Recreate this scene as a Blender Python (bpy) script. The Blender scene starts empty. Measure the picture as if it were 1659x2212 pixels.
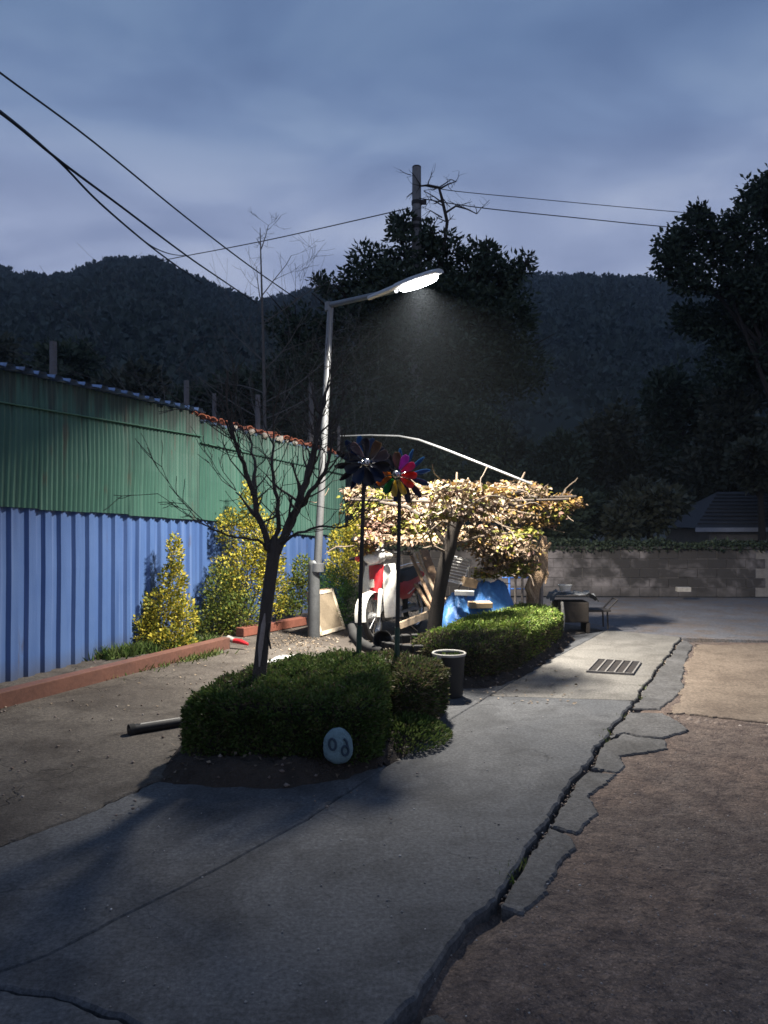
import bpy, bmesh, math, random
import numpy as np
from mathutils import Vector, Matrix, Euler, noise

random.seed(7); RNG = np.random.default_rng(7)
SC = bpy.context.scene
COL = SC.collection

# ------------------------------------------------------------------ camera
H = 1.65                       # eye height
F, CX, CY = 1662.0, 829.5, 1106.0   # focal length and centre, in pixels of a 1659x2212 view
PITCH = math.radians(0.48)
cam_d = bpy.data.cameras.new('camera'); cam = bpy.data.objects.new('camera', cam_d); COL.objects.link(cam)
cam.location = (0, 0, H); cam.rotation_euler = (math.radians(90) + PITCH, 0, 0)
cam_d.sensor_fit = 'VERTICAL'; cam_d.sensor_height = 24.0; cam_d.lens = 24.0 * F / 2212.0
cam_d.clip_start = 0.05; cam_d.clip_end = 3000
SC.camera = cam

# ------------------------------------------------------------------ world, sun, exposure
W = bpy.data.worlds.new('World'); SC.world = W; W.use_nodes = True
wn, wl = W.node_tree.nodes, W.node_tree.links
wn.clear()
def wnode(t, **k):
    n = wn.new(t)
    for a, b in k.items(): setattr(n, a, b)
    return n
w_out = wnode('ShaderNodeOutputWorld'); w_bg = wnode('ShaderNodeBackground'); w_bg.inputs[1].default_value = 0.1
sky = wnode('ShaderNodeTexSky', sky_type='NISHITA', sun_disc=False)
sky.sun_elevation = math.radians(1.0); sky.sun_rotation = math.radians(160); sky.altitude = 200
tc = wnode('ShaderNodeTexCoord'); sp = wnode('ShaderNodeSeparateXYZ'); wl.new(tc.outputs['Generated'], sp.inputs[0])
def wmath(op, a, b=None):
    n = wnode('ShaderNodeMath', operation=op)
    for i, x in enumerate((a, b)):
        if x is None: continue
        if isinstance(x, (int, float)): n.inputs[i].default_value = x
        else: wl.new(x, n.inputs[i])
    return n.outputs[0]
zc = wmath('MAXIMUM', sp.outputs[2], 0.0); zd = wmath('ADD', zc, 0.22)
comb = wnode('ShaderNodeCombineXYZ')
wl.new(wmath('DIVIDE', sp.outputs[0], zd), comb.inputs[0])
wl.new(wmath('MULTIPLY', wmath('DIVIDE', sp.outputs[1], zd), 1.5), comb.inputs[1])
nz = wnode('ShaderNodeTexNoise'); nz.inputs['Scale'].default_value = 1.9; nz.inputs['Detail'].default_value = 4.5
nz.inputs['Roughness'].default_value = 0.5; nz.inputs['Distortion'].default_value = 0.35
wl.new(comb.outputs[0], nz.inputs['Vector'])
def wramp(fac, stops):
    r = wnode('ShaderNodeValToRGB')
    while len(r.color_ramp.elements) < len(stops): r.color_ramp.elements.new(0.5)
    for e, (p, c) in zip(r.color_ramp.elements, stops): e.position = p; e.color = (*c, 1)
    wl.new(fac, r.inputs[0]); return r.outputs[0]
base = wramp(zc, [(0.0, (4.3, 4.95, 7.2)), (0.28, (4.1, 4.8, 7.0)), (0.36, (3.6, 4.35, 6.5)), (0.44, (2.2, 3.1, 5.2)), (0.52, (1.55, 2.4, 4.3)), (0.7, (1.45, 2.3, 4.2)), (1.0, (1.4, 2.2, 4.0))])
cl = wramp(nz.outputs['Fac'], [(0.36, (0.76, 0.78, 0.83)), (0.49, (0.98, 0.98, 0.98)), (0.60, (1.24, 1.19, 1.10))])
mx = wnode('ShaderNodeMix', data_type='RGBA', blend_type='MULTIPLY'); mx.inputs[0].default_value = 1.0
wl.new(base, mx.inputs[6]); wl.new(cl, mx.inputs[7])
sm = wnode('ShaderNodeMix', data_type='RGBA', blend_type='MIX'); sm.inputs[0].default_value = 0.05
wl.new(mx.outputs[2], sm.inputs[6]); wl.new(sky.outputs[0], sm.inputs[7])
wl.new(sm.outputs[2], w_bg.inputs[0]); wl.new(w_bg.outputs[0], w_out.inputs[0])

sun_d = bpy.data.lights.new('sun', 'SUN'); sun = bpy.data.objects.new('sun', sun_d); COL.objects.link(sun)
sun_d.energy = 0.03; sun_d.angle = math.radians(25); sun_d.color = (1.0, 0.93, 0.85)
sun.rotation_euler = (math.radians(80), 0, math.radians(20))
SC.view_settings.view_transform = 'Standard'; SC.view_settings.look = 'None'
SC.view_settings.exposure = 0.0; SC.view_settings.gamma = 1.0
try: SC.view_settings.use_curve_mapping = False
except Exception: pass
SC.render.engine = 'CYCLES'
SC.cycles.use_denoising = True
SC.cycles.max_bounces = 6; SC.cycles.diffuse_bounces = 3; SC.cycles.transparent_max_bounces = 8
SC.cycles.sample_clamp_indirect = 4.0; SC.cycles.filter_width = 1.6; SC.cycles.volume_bounces = 0
LAMP_POWER = 1060.0

# ------------------------------------------------------------------ projection helpers (photo measurements to metres)
def ray(u, v):
    dz = -(v - CY) / F
    return Vector(((u - CX) / F, math.cos(PITCH) - math.sin(PITCH) * dz, math.sin(PITCH) + math.cos(PITCH) * dz))
def G(u, v, z=0.0):
    d = ray(u, v); t = (z - H) / d.z
    return Vector((d.x * t, d.y * t, z))
def P(u, v, Y):
    d = ray(u, v); t = Y / d.y
    return Vector((d.x * t, Y, H + d.z * t))

# ------------------------------------------------------------------ materials
MATS = {}
class NT:
    def __init__(s, name):
        s.m = bpy.data.materials.new(name); s.m.use_nodes = True
        s.n, s.l = s.m.node_tree.nodes, s.m.node_tree.links
        s.b = s.n['Principled BSDF']; s.out = s.n['Material Output']
        s.tc = s.n.new('ShaderNodeTexCoord')
    def node(s, t, **k):
        n = s.n.new(t)
        for a, b in k.items(): setattr(n, a, b)
        return n
    def noise(s, scale, detail=4, rough=0.55, dist=0.0, vec=None, stretch=None):
        n = s.node('ShaderNodeTexNoise')
        n.inputs['Scale'].default_value = scale; n.inputs['Detail'].default_value = detail
        n.inputs['Roughness'].default_value = rough; n.inputs['Distortion'].default_value = dist
        v = vec or s.tc.outputs['Object']
        if stretch:
            mp = s.node('ShaderNodeMapping'); mp.inputs['Scale'].default_value = stretch
            s.l.new(v, mp.inputs[0]); v = mp.outputs[0]
        s.l.new(v, n.inputs['Vector']); return n.outputs['Fac']
    def ramp(s, fac, stops, const=False):
        r = s.node('ShaderNodeValToRGB')
        while len(r.color_ramp.elements) < len(stops): r.color_ramp.elements.new(0.5)
        for e, (p, c) in zip(r.color_ramp.elements, stops):
            e.position = p; e.color = (*c, 1) if len(c) == 3 else c
        if const: r.color_ramp.interpolation = 'CONSTANT'
        s.l.new(fac, r.inputs[0]); return r.outputs[0]
    def g(s, fac, a, b): return s.ramp(fac, [(a, (0, 0, 0)), (b, (1, 1, 1))])
    def mix(s, fac, a, b, mode='MIX'):
        n = s.node('ShaderNodeMix', data_type='RGBA', blend_type=mode)
        for i, x in ((0, fac), (6, a), (7, b)):
            if isinstance(x, (int, float)): n.inputs[i].default_value = x
            elif isinstance(x, tuple): n.inputs[i].default_value = (*x, 1)
            else: s.l.new(x, n.inputs[i])
        return n.outputs[2]
    def math(s, op, a, b=0.0):
        n = s.node('ShaderNodeMath', operation=op)
        for i, x in enumerate((a, b)):
            if isinstance(x, (int, float)): n.inputs[i].default_value = x
            else: s.l.new(x, n.inputs[i])
        return n.outputs[0]
    def color(s, c):
        if isinstance(c, tuple): s.b.inputs['Base Color'].default_value = (*c, 1)
        else: s.l.new(c, s.b.inputs['Base Color'])
    def bump(s, h, dist=0.01, strength=1.0):
        n = s.node('ShaderNodeBump'); n.inputs['Distance'].default_value = dist; n.inputs['Strength'].default_value = strength
        s.l.new(h, n.inputs['Height']); s.l.new(n.outputs[0], s.b.inputs['Normal'])
    def fin(s, rough=0.8, metal=0.0, spec=0.3):
        s.b.inputs['Roughness'].default_value = rough; s.b.inputs['Metallic'].default_value = metal
        s.b.inputs['Specular IOR Level'].default_value = spec
        return s.m

def M(key, c1, c2=None, scale=8, rough=0.75, bump=0.0, metal=0.0, detail=5, stretch=None, spec=0.3, lo=0.35, hi=0.65):
    """plain two-tone procedural material"""
    if key in MATS: return MATS[key]
    t = NT(key)
    c2 = c2 or tuple(x * 0.65 for x in c1)
    f = t.noise(scale, detail, 0.6, 0.2, stretch=stretch)
    f2 = t.noise(scale * 7.3, 3)
    c = t.mix(t.g(f, lo, hi), c1, c2)
    c = t.mix(0.35, c, t.ramp(f2, [(0.3, tuple(x * .6 for x in c1)), (0.7, tuple(min(1, x * 1.25) for x in c1))]))
    t.color(c)
    if bump: t.bump(f2, bump)
    MATS[key] = t.fin(rough, metal, spec); return MATS[key]

def leafmat(key, stops, rough=0.6, transl=0.25, spec=0.25):
    if key in MATS: return MATS[key]
    t = NT(key); geo = t.node('ShaderNodeNewGeometry')
    c = t.ramp(geo.outputs['Random Per Island'], stops)
    c = t.mix(0.3, c, t.ramp(t.noise(9, 2), [(0.3, tuple(x * .5 for x in stops[0][1])), (0.7, stops[-1][1])]))
    t.color(c); t.fin(rough, 0, spec)
    if transl:
        tr = t.node('ShaderNodeBsdfTranslucent'); t.l.new(c, tr.inputs[0])
        ms = t.node('ShaderNodeMixShader'); ms.inputs[0].default_value = transl
        t.l.new(t.b.outputs[0], ms.inputs[1]); t.l.new(tr.outputs[0], ms.inputs[2]); t.l.new(ms.outputs[0], t.out.inputs[0])
    MATS[key] = t.m; return t.m

def mat_concrete(key, ca, cb, cstain, bs=0.006, hair=True):
    t = NT(key)
    big = t.noise(0.55, 5, 0.62, 0.6); mid = t.noise(2.6, 6, 0.65, 0.3); fine = t.noise(48, 6, 0.75); sp = t.noise(190, 2, 0.6)
    c = t.mix(t.g(big, 0.38, 0.64), ca, cb)
    c = t.mix(t.math('MULTIPLY', t.g(mid, 0.48, 0.68), 0.75), c, cstain); c = t.mix(t.math('MULTIPLY', t.g(t.noise(0.9, 7, 0.7, 1.2), 0.48, 0.62), 0.6), c, cstain); c = t.mix(t.math('MULTIPLY', t.g(t.noise(9, 6, 0.7, 0.4), 0.54, 0.72), 0.4), c, cstain)
    c = t.mix(0.8, c, t.ramp(fine, [(0.30, (0.30, 0.30, 0.31)), (0.5, (0.95, 0.95, 0.95)), (0.70, (1.75, 1.73, 1.70))]), 'MULTIPLY')
    c = t.mix(0.6, c, t.ramp(sp, [(0.30, (0.45, 0.45, 0.45)), (0.42, (1, 1, 1)), (0.66, (1, 1, 1)), (0.76, (1.9, 1.9, 1.85))]), 'MULTIPLY')
    hgt = t.math('ADD', t.math('MULTIPLY', fine, 0.6), t.math('MULTIPLY', mid, 1.4))
    if hair:
        vo = t.node('ShaderNodeTexVoronoi', feature='DISTANCE_TO_EDGE'); vo.inputs['Scale'].default_value = 0.75
        vadd = t.node('ShaderNodeMix', data_type='RGBA', blend_type='LINEAR_LIGHT'); vadd.inputs[0].default_value = 0.22
        nn = t.node('ShaderNodeTexNoise'); nn.inputs['Scale'].default_value = 3.0; nn.inputs['Detail'].default_value = 6
        t.l.new(t.tc.outputs['Object'], nn.inputs['Vector']); t.l.new(t.tc.outputs['Object'], vadd.inputs[6]); t.l.new(nn.outputs['Color'], vadd.inputs[7])
        t.l.new(vadd.outputs[2], vo.inputs['Vector'])
        ln = t.ramp(vo.outputs['Distance'], [(0.0, (1, 1, 1)), (0.008, (0, 0, 0))])
        gate = t.g(t.noise(0.8, 2), 0.52, 0.60)
        lnm = t.math('MULTIPLY', t.math('MULTIPLY', ln, gate), 0.6)
        c = t.mix(lnm, c, tuple(x * .28 for x in ca))
        hgt = t.math('SUBTRACT', hgt, t.math('MULTIPLY', lnm, 1.2))
    t.color(c); t.bump(hgt, bs)
    MATS[key] = t.fin(0.88, 0, 0.25); return t.m

mat_concrete('concrete', (0.132, 0.126, 0.116), (0.178, 0.168, 0.152), (0.085, 0.079, 0.071))
mat_concrete('dimmed_asphalt', (0.074, 0.077, 0.083), (0.104, 0.105, 0.108), (0.040, 0.041, 0.044))  # near lane asphalt, darkened and blued to paint in the lamp's falloff
mat_concrete('old_concrete', (0.075, 0.064, 0.055), (0.112, 0.098, 0.084), (0.038, 0.031, 0.026), 0.014)
mat_concrete('asphalt', (0.078, 0.077, 0.078), (0.108, 0.105, 0.104), (0.05, 0.048, 0.046), 0.008, False)
mat_concrete('road_asphalt', (0.10, 0.102, 0.115), (0.145, 0.145, 0.155), (0.13, 0.10, 0.08), 0.008, False)
mat_concrete('pad', (0.150, 0.118, 0.090), (0.190, 0.150, 0.116), (0.10, 0.076, 0.058), 0.005, False)

def mat_gravel():
    t = NT('gravel')
    vo = t.node('ShaderNodeTexVoronoi'); vo.inputs['Scale'].default_value = 120
    t.l.new(t.tc.outputs['Object'], vo.inputs['Vector'])
    big = t.noise(0.8, 5, 0.6, 0.5); mid = t.noise(6, 6, 0.65)
    c = t.mix(t.g(big, 0.4, 0.62), (0.185, 0.138, 0.112), (0.15, 0.122, 0.106))
    c = t.mix(t.g(mid, 0.42, 0.68), c, (0.085, 0.066, 0.06)); c = t.mix(t.g(t.noise(22, 6, .7, .4), .5, .72), c, (0.062, 0.05, 0.047))
    c = t.mix(0.55, c, t.ramp(vo.outputs['Color'], [(0.1, (0.5, 0.5, 0.5)), (0.75, (1.15, 1.12, 1.1)), (0.95, (2.0, 1.95, 1.9))]), 'MULTIPLY')
    t.color(c); t.bump(t.math('ADD', t.math('MULTIPLY', t.noise(24, 8, .7, .3), 0.8), mid), 0.03)
    MATS['gravel'] = t.fin(0.95, 0, 0.15)
mat_gravel()
M('soil', (0.030, 0.023, 0.018), (0.055, 0.041, 0.031), 7, 0.95, 0.03)
M('dirt_ground', (0.07, 0.06, 0.045), (0.045, 0.05, 0.03), 0.5, 0.95, 0.03)
M('hill_ground', (0.018, 0.026, 0.016), (0.012, 0.02, 0.012), 0.05, 0.95)

def mat_sheet(key, c1, c2, streak, zroof=None, fade=None):
    """painted corrugated steel: chalking, dirt streaks, mildew under the eave, splash dirt at the foot"""
    t = NT(key)
    st = t.noise(1, 5, 0.6, 0.1, stretch=(9, 9, 0.55)); big = t.noise(0.9, 4, 0.6); fine = t.noise(40, 3)
    c = t.mix(t.g(big, 0.35, 0.65), c1, c2)
    c = t.mix(t.math('MULTIPLY', t.g(st, 0.50, 0.72), 0.65), c, streak)
    if fade: c = t.mix(t.math('MULTIPLY', t.g(t.noise(1, 4, 0.6, 0, stretch=(14, 14, 0.25)), 0.55, 0.7), 0.5), c, fade)
    sx = t.node('ShaderNodeSeparateXYZ'); t.l.new(t.tc.outputs['Object'], sx.inputs[0])
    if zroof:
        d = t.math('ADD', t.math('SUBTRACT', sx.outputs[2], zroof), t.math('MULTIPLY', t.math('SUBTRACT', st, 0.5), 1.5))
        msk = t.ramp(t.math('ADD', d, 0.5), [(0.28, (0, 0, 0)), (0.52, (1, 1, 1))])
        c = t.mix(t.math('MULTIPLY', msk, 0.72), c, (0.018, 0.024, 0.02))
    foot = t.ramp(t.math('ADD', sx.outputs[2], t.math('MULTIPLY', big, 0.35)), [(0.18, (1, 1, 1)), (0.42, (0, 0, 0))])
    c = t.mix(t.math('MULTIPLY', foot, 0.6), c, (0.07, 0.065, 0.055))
    rust = t.math('MULTIPLY', t.g(t.noise(1, 5, .65, .3, stretch=(5, 5, 1.1)), 0.62, 0.72), 0.6); c = t.mix(rust, c, (0.075, 0.05, 0.035))
    t.color(c); t.bump(fine, 0.001); MATS[key] = t.fin(0.5, 0.0, 0.4)
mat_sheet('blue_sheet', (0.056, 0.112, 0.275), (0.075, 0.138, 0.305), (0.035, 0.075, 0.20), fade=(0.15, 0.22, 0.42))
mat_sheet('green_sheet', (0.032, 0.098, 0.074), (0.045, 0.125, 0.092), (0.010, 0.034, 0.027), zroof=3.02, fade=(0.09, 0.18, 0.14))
mat_sheet('roof_sheet', (0.16, 0.25, 0.42), (0.22, 0.30, 0.45), (0.05, 0.06, 0.075))
M('clay', (0.36, 0.10, 0.055), (0.42, 0.20, 0.13), 11, 0.85, 0.004)
M('mortar', (0.50, 0.46, 0.40), (0.3, 0.27, 0.24), 14, 0.9, 0.006)
M('galv', (0.19, 0.195, 0.20), (0.13, 0.135, 0.14), 6, 0.42, 0.0, 0.6, stretch=(1, 1, 0.15))
M('galv_dark', (0.12, 0.125, 0.13), (0.085, 0.09, 0.09), 6, 0.5, 0.0, 0.4)
M('lamp_grey', (0.46, 0.46, 0.45), (0.38, 0.38, 0.38), 12, 0.45)
M('beam_brown', (0.15, 0.07, 0.05), (0.10, 0.05, 0.038), 4, 0.6, 0.002, stretch=(1, 1, 1))
M('beam_red', (0.22, 0.078, 0.052), (0.15, 0.06, 0.042), 4, 0.6, 0.002)
M('bark', (0.085, 0.068, 0.055), (0.05, 0.042, 0.036), 14, 0.9, 0.012, stretch=(1, 1, 0.25))
M('bark_dark', (0.045, 0.036, 0.030), (0.028, 0.024, 0.02), 14, 0.9, 0.012, stretch=(1, 1, 0.25))
M('bark_grey', (0.15, 0.135, 0.12), (0.09, 0.08, 0.075), 16, 0.9, 0.006)
M('scar', (0.34, 0.28, 0.24), (0.22, 0.17, 0.14), 14, 0.8)
M('pale_wood', (0.46, 0.36, 0.25), (0.33, 0.25, 0.17), 5, 0.7, 0.003, stretch=(3, 3, 0.4))
M('dark_wood', (0.028, 0.023, 0.019), (0.045, 0.036, 0.029), 6, 0.85, 0.004)
M('cream_wood', (0.55, 0.47, 0.36), (0.42, 0.35, 0.26), 5, 0.7, 0.003)
M('plank_wood', (0.33, 0.22, 0.14), (0.21, 0.14, 0.09), 5, 0.75, 0.003, stretch=(3, 3, 0.4))
M('drift_wood', (0.42, 0.29, 0.18), (0.22, 0.14, 0.085), 7, 0.8, 0.02, stretch=(2, 2, 0.35))
M('post_wood', (0.25, 0.22, 0.20), (0.15, 0.13, 0.12), 4, 0.85, 0.004, stretch=(3, 3, 0.3))
M('stake', (0.16, 0.145, 0.14), (0.10, 0.09, 0.085), 4, 0.85, stretch=(3, 3, 0.3))
M('vine_stem', (0.17, 0.13, 0.095), (0.095, 0.072, 0.055), 12, 0.85, 0.004)
M('mesh_tan', (0.20, 0.16, 0.11), (0.16, 0.125, 0.085), 6, 0.85, 0.001)
M('mesh_grey', (0.16, 0.135, 0.10), (0.12, 0.10, 0.075), 6, 0.85, 0.001)
M('red_paint', (0.46, 0.022, 0.028), (0.36, 0.018, 0.022), 5, 0.3, spec=0.5)
M('white_paint', (0.78, 0.76, 0.70), (0.62, 0.60, 0.54), 6, 0.4, spec=0.4)
M('dirty_white', (0.36, 0.345, 0.315), (0.22, 0.21, 0.19), 7, 0.6)
M('foam', (0.66, 0.66, 0.64), (0.54, 0.53, 0.50), 9, 0.8)
M('black_plastic', (0.014, 0.014, 0.015), (0.022, 0.021, 0.02), 9, 0.5)
M('rubber', (0.018, 0.018, 0.018), (0.03, 0.029, 0.028), 18, 0.85, 0.002)
M('chrome', (0.60, 0.60, 0.60), (0.45, 0.45, 0.46), 9, 0.22, 0, 0.9)
M('engine', (0.30, 0.30, 0.30), (0.17, 0.17, 0.17), 14, 0.45, 0.002, 0.6)
M('lens_clear', (0.75, 0.75, 0.74), (0.6, 0.6, 0.6), 6, 0.15, spec=0.6)
M('lens_red', (0.55, 0.03, 0.03), None, 6, 0.2, spec=0.5)
M('grey_plastic', (0.42, 0.42, 0.42), (0.33, 0.33, 0.33), 7, 0.5)
M('tarp', (0.04, 0.15, 0.42), (0.075, 0.23, 0.50), 5, 0.5, 0.004, spec=0.45)
M('cardboard', (0.33, 0.24, 0.15), (0.25, 0.18, 0.11), 6, 0.85)
M('blue_pipe', (0.06, 0.18, 0.55), (0.05, 0.13, 0.40), 6, 0.45)
M('grey_sheet', (0.16, 0.165, 0.17), (0.085, 0.088, 0.09), 6, 0.6)
M('dark_iron', (0.03, 0.029, 0.029), (0.05, 0.04, 0.034), 16, 0.6, 0.002, 0.3)
M('grate_steel', (0.23, 0.22, 0.21), (0.15, 0.135, 0.12), 16, 0.6, 0.002, 0.4)
M('stone_blue', (0.15, 0.225, 0.245), (0.085, 0.135, 0.155), 9, 0.8, 0.006)
M('paint_dark', (0.03, 0.05, 0.075), None, 9, 0.7)
M('stone', (0.24, 0.22, 0.20), (0.15, 0.135, 0.12), 9, 0.9, 0.01)
M('pole_concrete', (0.22, 0.215, 0.215), (0.16, 0.155, 0.155), 3, 0.9, 0.004)
M('wire', (0.012, 0.012, 0.013), None, 5, 0.6)
M('house_wall', (0.22, 0.20, 0.18), (0.16, 0.15, 0.14), 3, 0.9)
M('house_roof', (0.055, 0.055, 0.062), (0.075, 0.075, 0.08), 5, 0.75)
M('fascia', (0.34, 0.34, 0.36), (0.26, 0.26, 0.27), 4, 0.7)
def mat_block():
    t = NT('block'); oi = t.node('ShaderNodeObjectInfo'); geo = t.node('ShaderNodeNewGeometry')
    big = t.noise(0.55, 5, 0.65, 0.4, vec=geo.outputs['Position']); mid = t.noise(5, 5, 0.6, 0.2, vec=geo.outputs['Position'])
    sx = t.node('ShaderNodeSeparateXYZ'); t.l.new(geo.outputs['Position'], sx.inputs[0])
    c = t.mix(t.g(big, 0.44, 0.54), (0.055, 0.05, 0.048), (0.24, 0.215, 0.21))
    c = t.mix(t.math('MULTIPLY', t.g(mid, 0.45, 0.7), 0.7), c, (0.05, 0.045, 0.042))
    drip = t.g(t.math('ADD', sx.outputs[2], t.math('MULTIPLY', t.noise(1, 4, vec=geo.outputs['Position'], stretch=(7, 7, 0.5)), 0.6)), 1.12, 1.32)
    c = t.mix(t.math('MULTIPLY', drip, 0.85), c, (0.03, 0.03, 0.028))
    foot = t.ramp(t.math('ADD', sx.outputs[2], t.math('MULTIPLY', mid, 0.3)), [(0.20, (1, 1, 1)), (0.42, (0, 0, 0))])
    c = t.mix(t.math('MULTIPLY', foot, 0.7), c, (0.05, 0.045, 0.042))
    c = t.mix(0.25, c, t.ramp(oi.outputs['Random'], [(0, (0.6, 0.6, 0.6)), (1, (1.25, 1.22, 1.2))]), 'MULTIPLY')
    t.color(c); t.bump(mid, 0.01); MATS['block'] = t.fin(0.9)
mat_block()
def mat_emit(key, col, s):
    t = NT(key); e = t.node('ShaderNodeEmission'); e.inputs[0].default_value = (*col, 1); e.inputs[1].default_value = s
    t.l.new(e.outputs[0], t.out.inputs[0]); MATS[key] = t.m
mat_emit('lamp_lens', (0.96, 0.97, 1.0), 30.0)
leafmat('hedge_leaf', [(0.0, (0.030, 0.060, 0.014)), (0.55, (0.065, 0.125, 0.026)), (0.9, (0.11, 0.18, 0.042)), (1.0, (0.15, 0.12, 0.06))], rough=.75, spec=.1)
leafmat('hedge_bright', [(0.0, (0.05, 0.11, 0.015)), (0.5, (0.125, 0.23, 0.03)), (0.93, (0.22, 0.33, 0.045)), (1.0, (0.30, 0.24, 0.09))])
leafmat('hedge_brown', [(0.0, (0.03, 0.038, 0.016)), (0.4, (0.06, 0.07, 0.03)), (0.75, (0.12, 0.095, 0.055)), (1.0, (0.20, 0.15, 0.09))])
leafmat('euonymus', [(0.0, (0.035, 0.08, 0.015)), (0.3, (0.10, 0.15, 0.02)), (0.55, (0.42, 0.36, 0.04)), (1.0, (0.66, 0.54, 0.08))])
leafmat('euonymus_green', [(0.0, (0.025, 0.06, 0.015)), (0.5, (0.06, 0.13, 0.025)), (0.8, (0.15, 0.18, 0.03)), (1.0, (0.34, 0.30, 0.05))])
leafmat('bush_green', [(0.0, (0.025, 0.075, 0.015)), (0.6, (0.06, 0.17, 0.03)), (1.0, (0.13, 0.27, 0.05))])
leafmat('dry_leaf', [(0.0, (0.06, 0.04, 0.024)), (0.35, (0.145, 0.098, 0.060)), (0.8, (0.225, 0.16, 0.10)), (1.0, (0.36, 0.28, 0.20))], transl=0.15)
leafmat('gold_leaf', [(0.0, (0.14, 0.07, 0.018)), (0.4, (0.27, 0.15, 0.032)), (0.8, (0.36, 0.215, 0.045)), (1.0, (0.34, 0.25, 0.11))], transl=0.2)
leafmat('pink_leaf', [(0.0, (0.11, 0.055, 0.04)), (0.5, (0.20, 0.115, 0.085)), (1.0, (0.30, 0.20, 0.155))], transl=0.15)
leafmat('lime_leaf', [(0.0, (0.08, 0.10, 0.018)), (0.5, (0.19, 0.20, 0.035)), (1.0, (0.30, 0.28, 0.055))], transl=0.3)
leafmat('tree_leaf', [(0.0, (0.022, 0.034, 0.022)), (0.6, (0.046, 0.068, 0.040)), (1.0, (0.075, 0.095, 0.058))], transl=0.15)
leafmat('tree_leaf_b', [(0.0, (0.030, 0.036, 0.024)), (0.6, (0.058, 0.068, 0.042)), (1.0, (0.095, 0.095, 0.065))], transl=0.15)
leafmat('forest_leaf', [(0.0, (0.024, 0.036, 0.026)), (0.6, (0.033, 0.050, 0.036)), (1.0, (0.042, 0.060, 0.044))], transl=0.0)
leafmat('grass', [(0.0, (0.03, 0.06, 0.012)), (0.6, (0.07, 0.13, 0.025)), (1.0, (0.20, 0.20, 0.06))], transl=0.2)
leafmat('litter', [(0.0, (0.08, 0.055, 0.036)), (0.6, (0.17, 0.125, 0.082)), (1.0, (0.34, 0.28, 0.21))], transl=0.0)
leafmat('bed_litter', [(0.0, (0.03, 0.022, 0.016)), (0.7, (0.09, 0.065, 0.045)), (1.0, (0.22, 0.17, 0.12))], transl=0.0)
leafmat('pale_grit', [(0.0, (0.10, 0.09, 0.08)), (0.7, (0.26, 0.25, 0.23)), (1.0, (0.6, 0.58, 0.55))], transl=0.0, rough=0.9)
leafmat('pebble', [(0.0, (0.10, 0.07, 0.056)), (0.8, (0.17, 0.125, 0.10)), (1.0, (0.42, 0.38, 0.34))], transl=0.0, rough=0.9)

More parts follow.
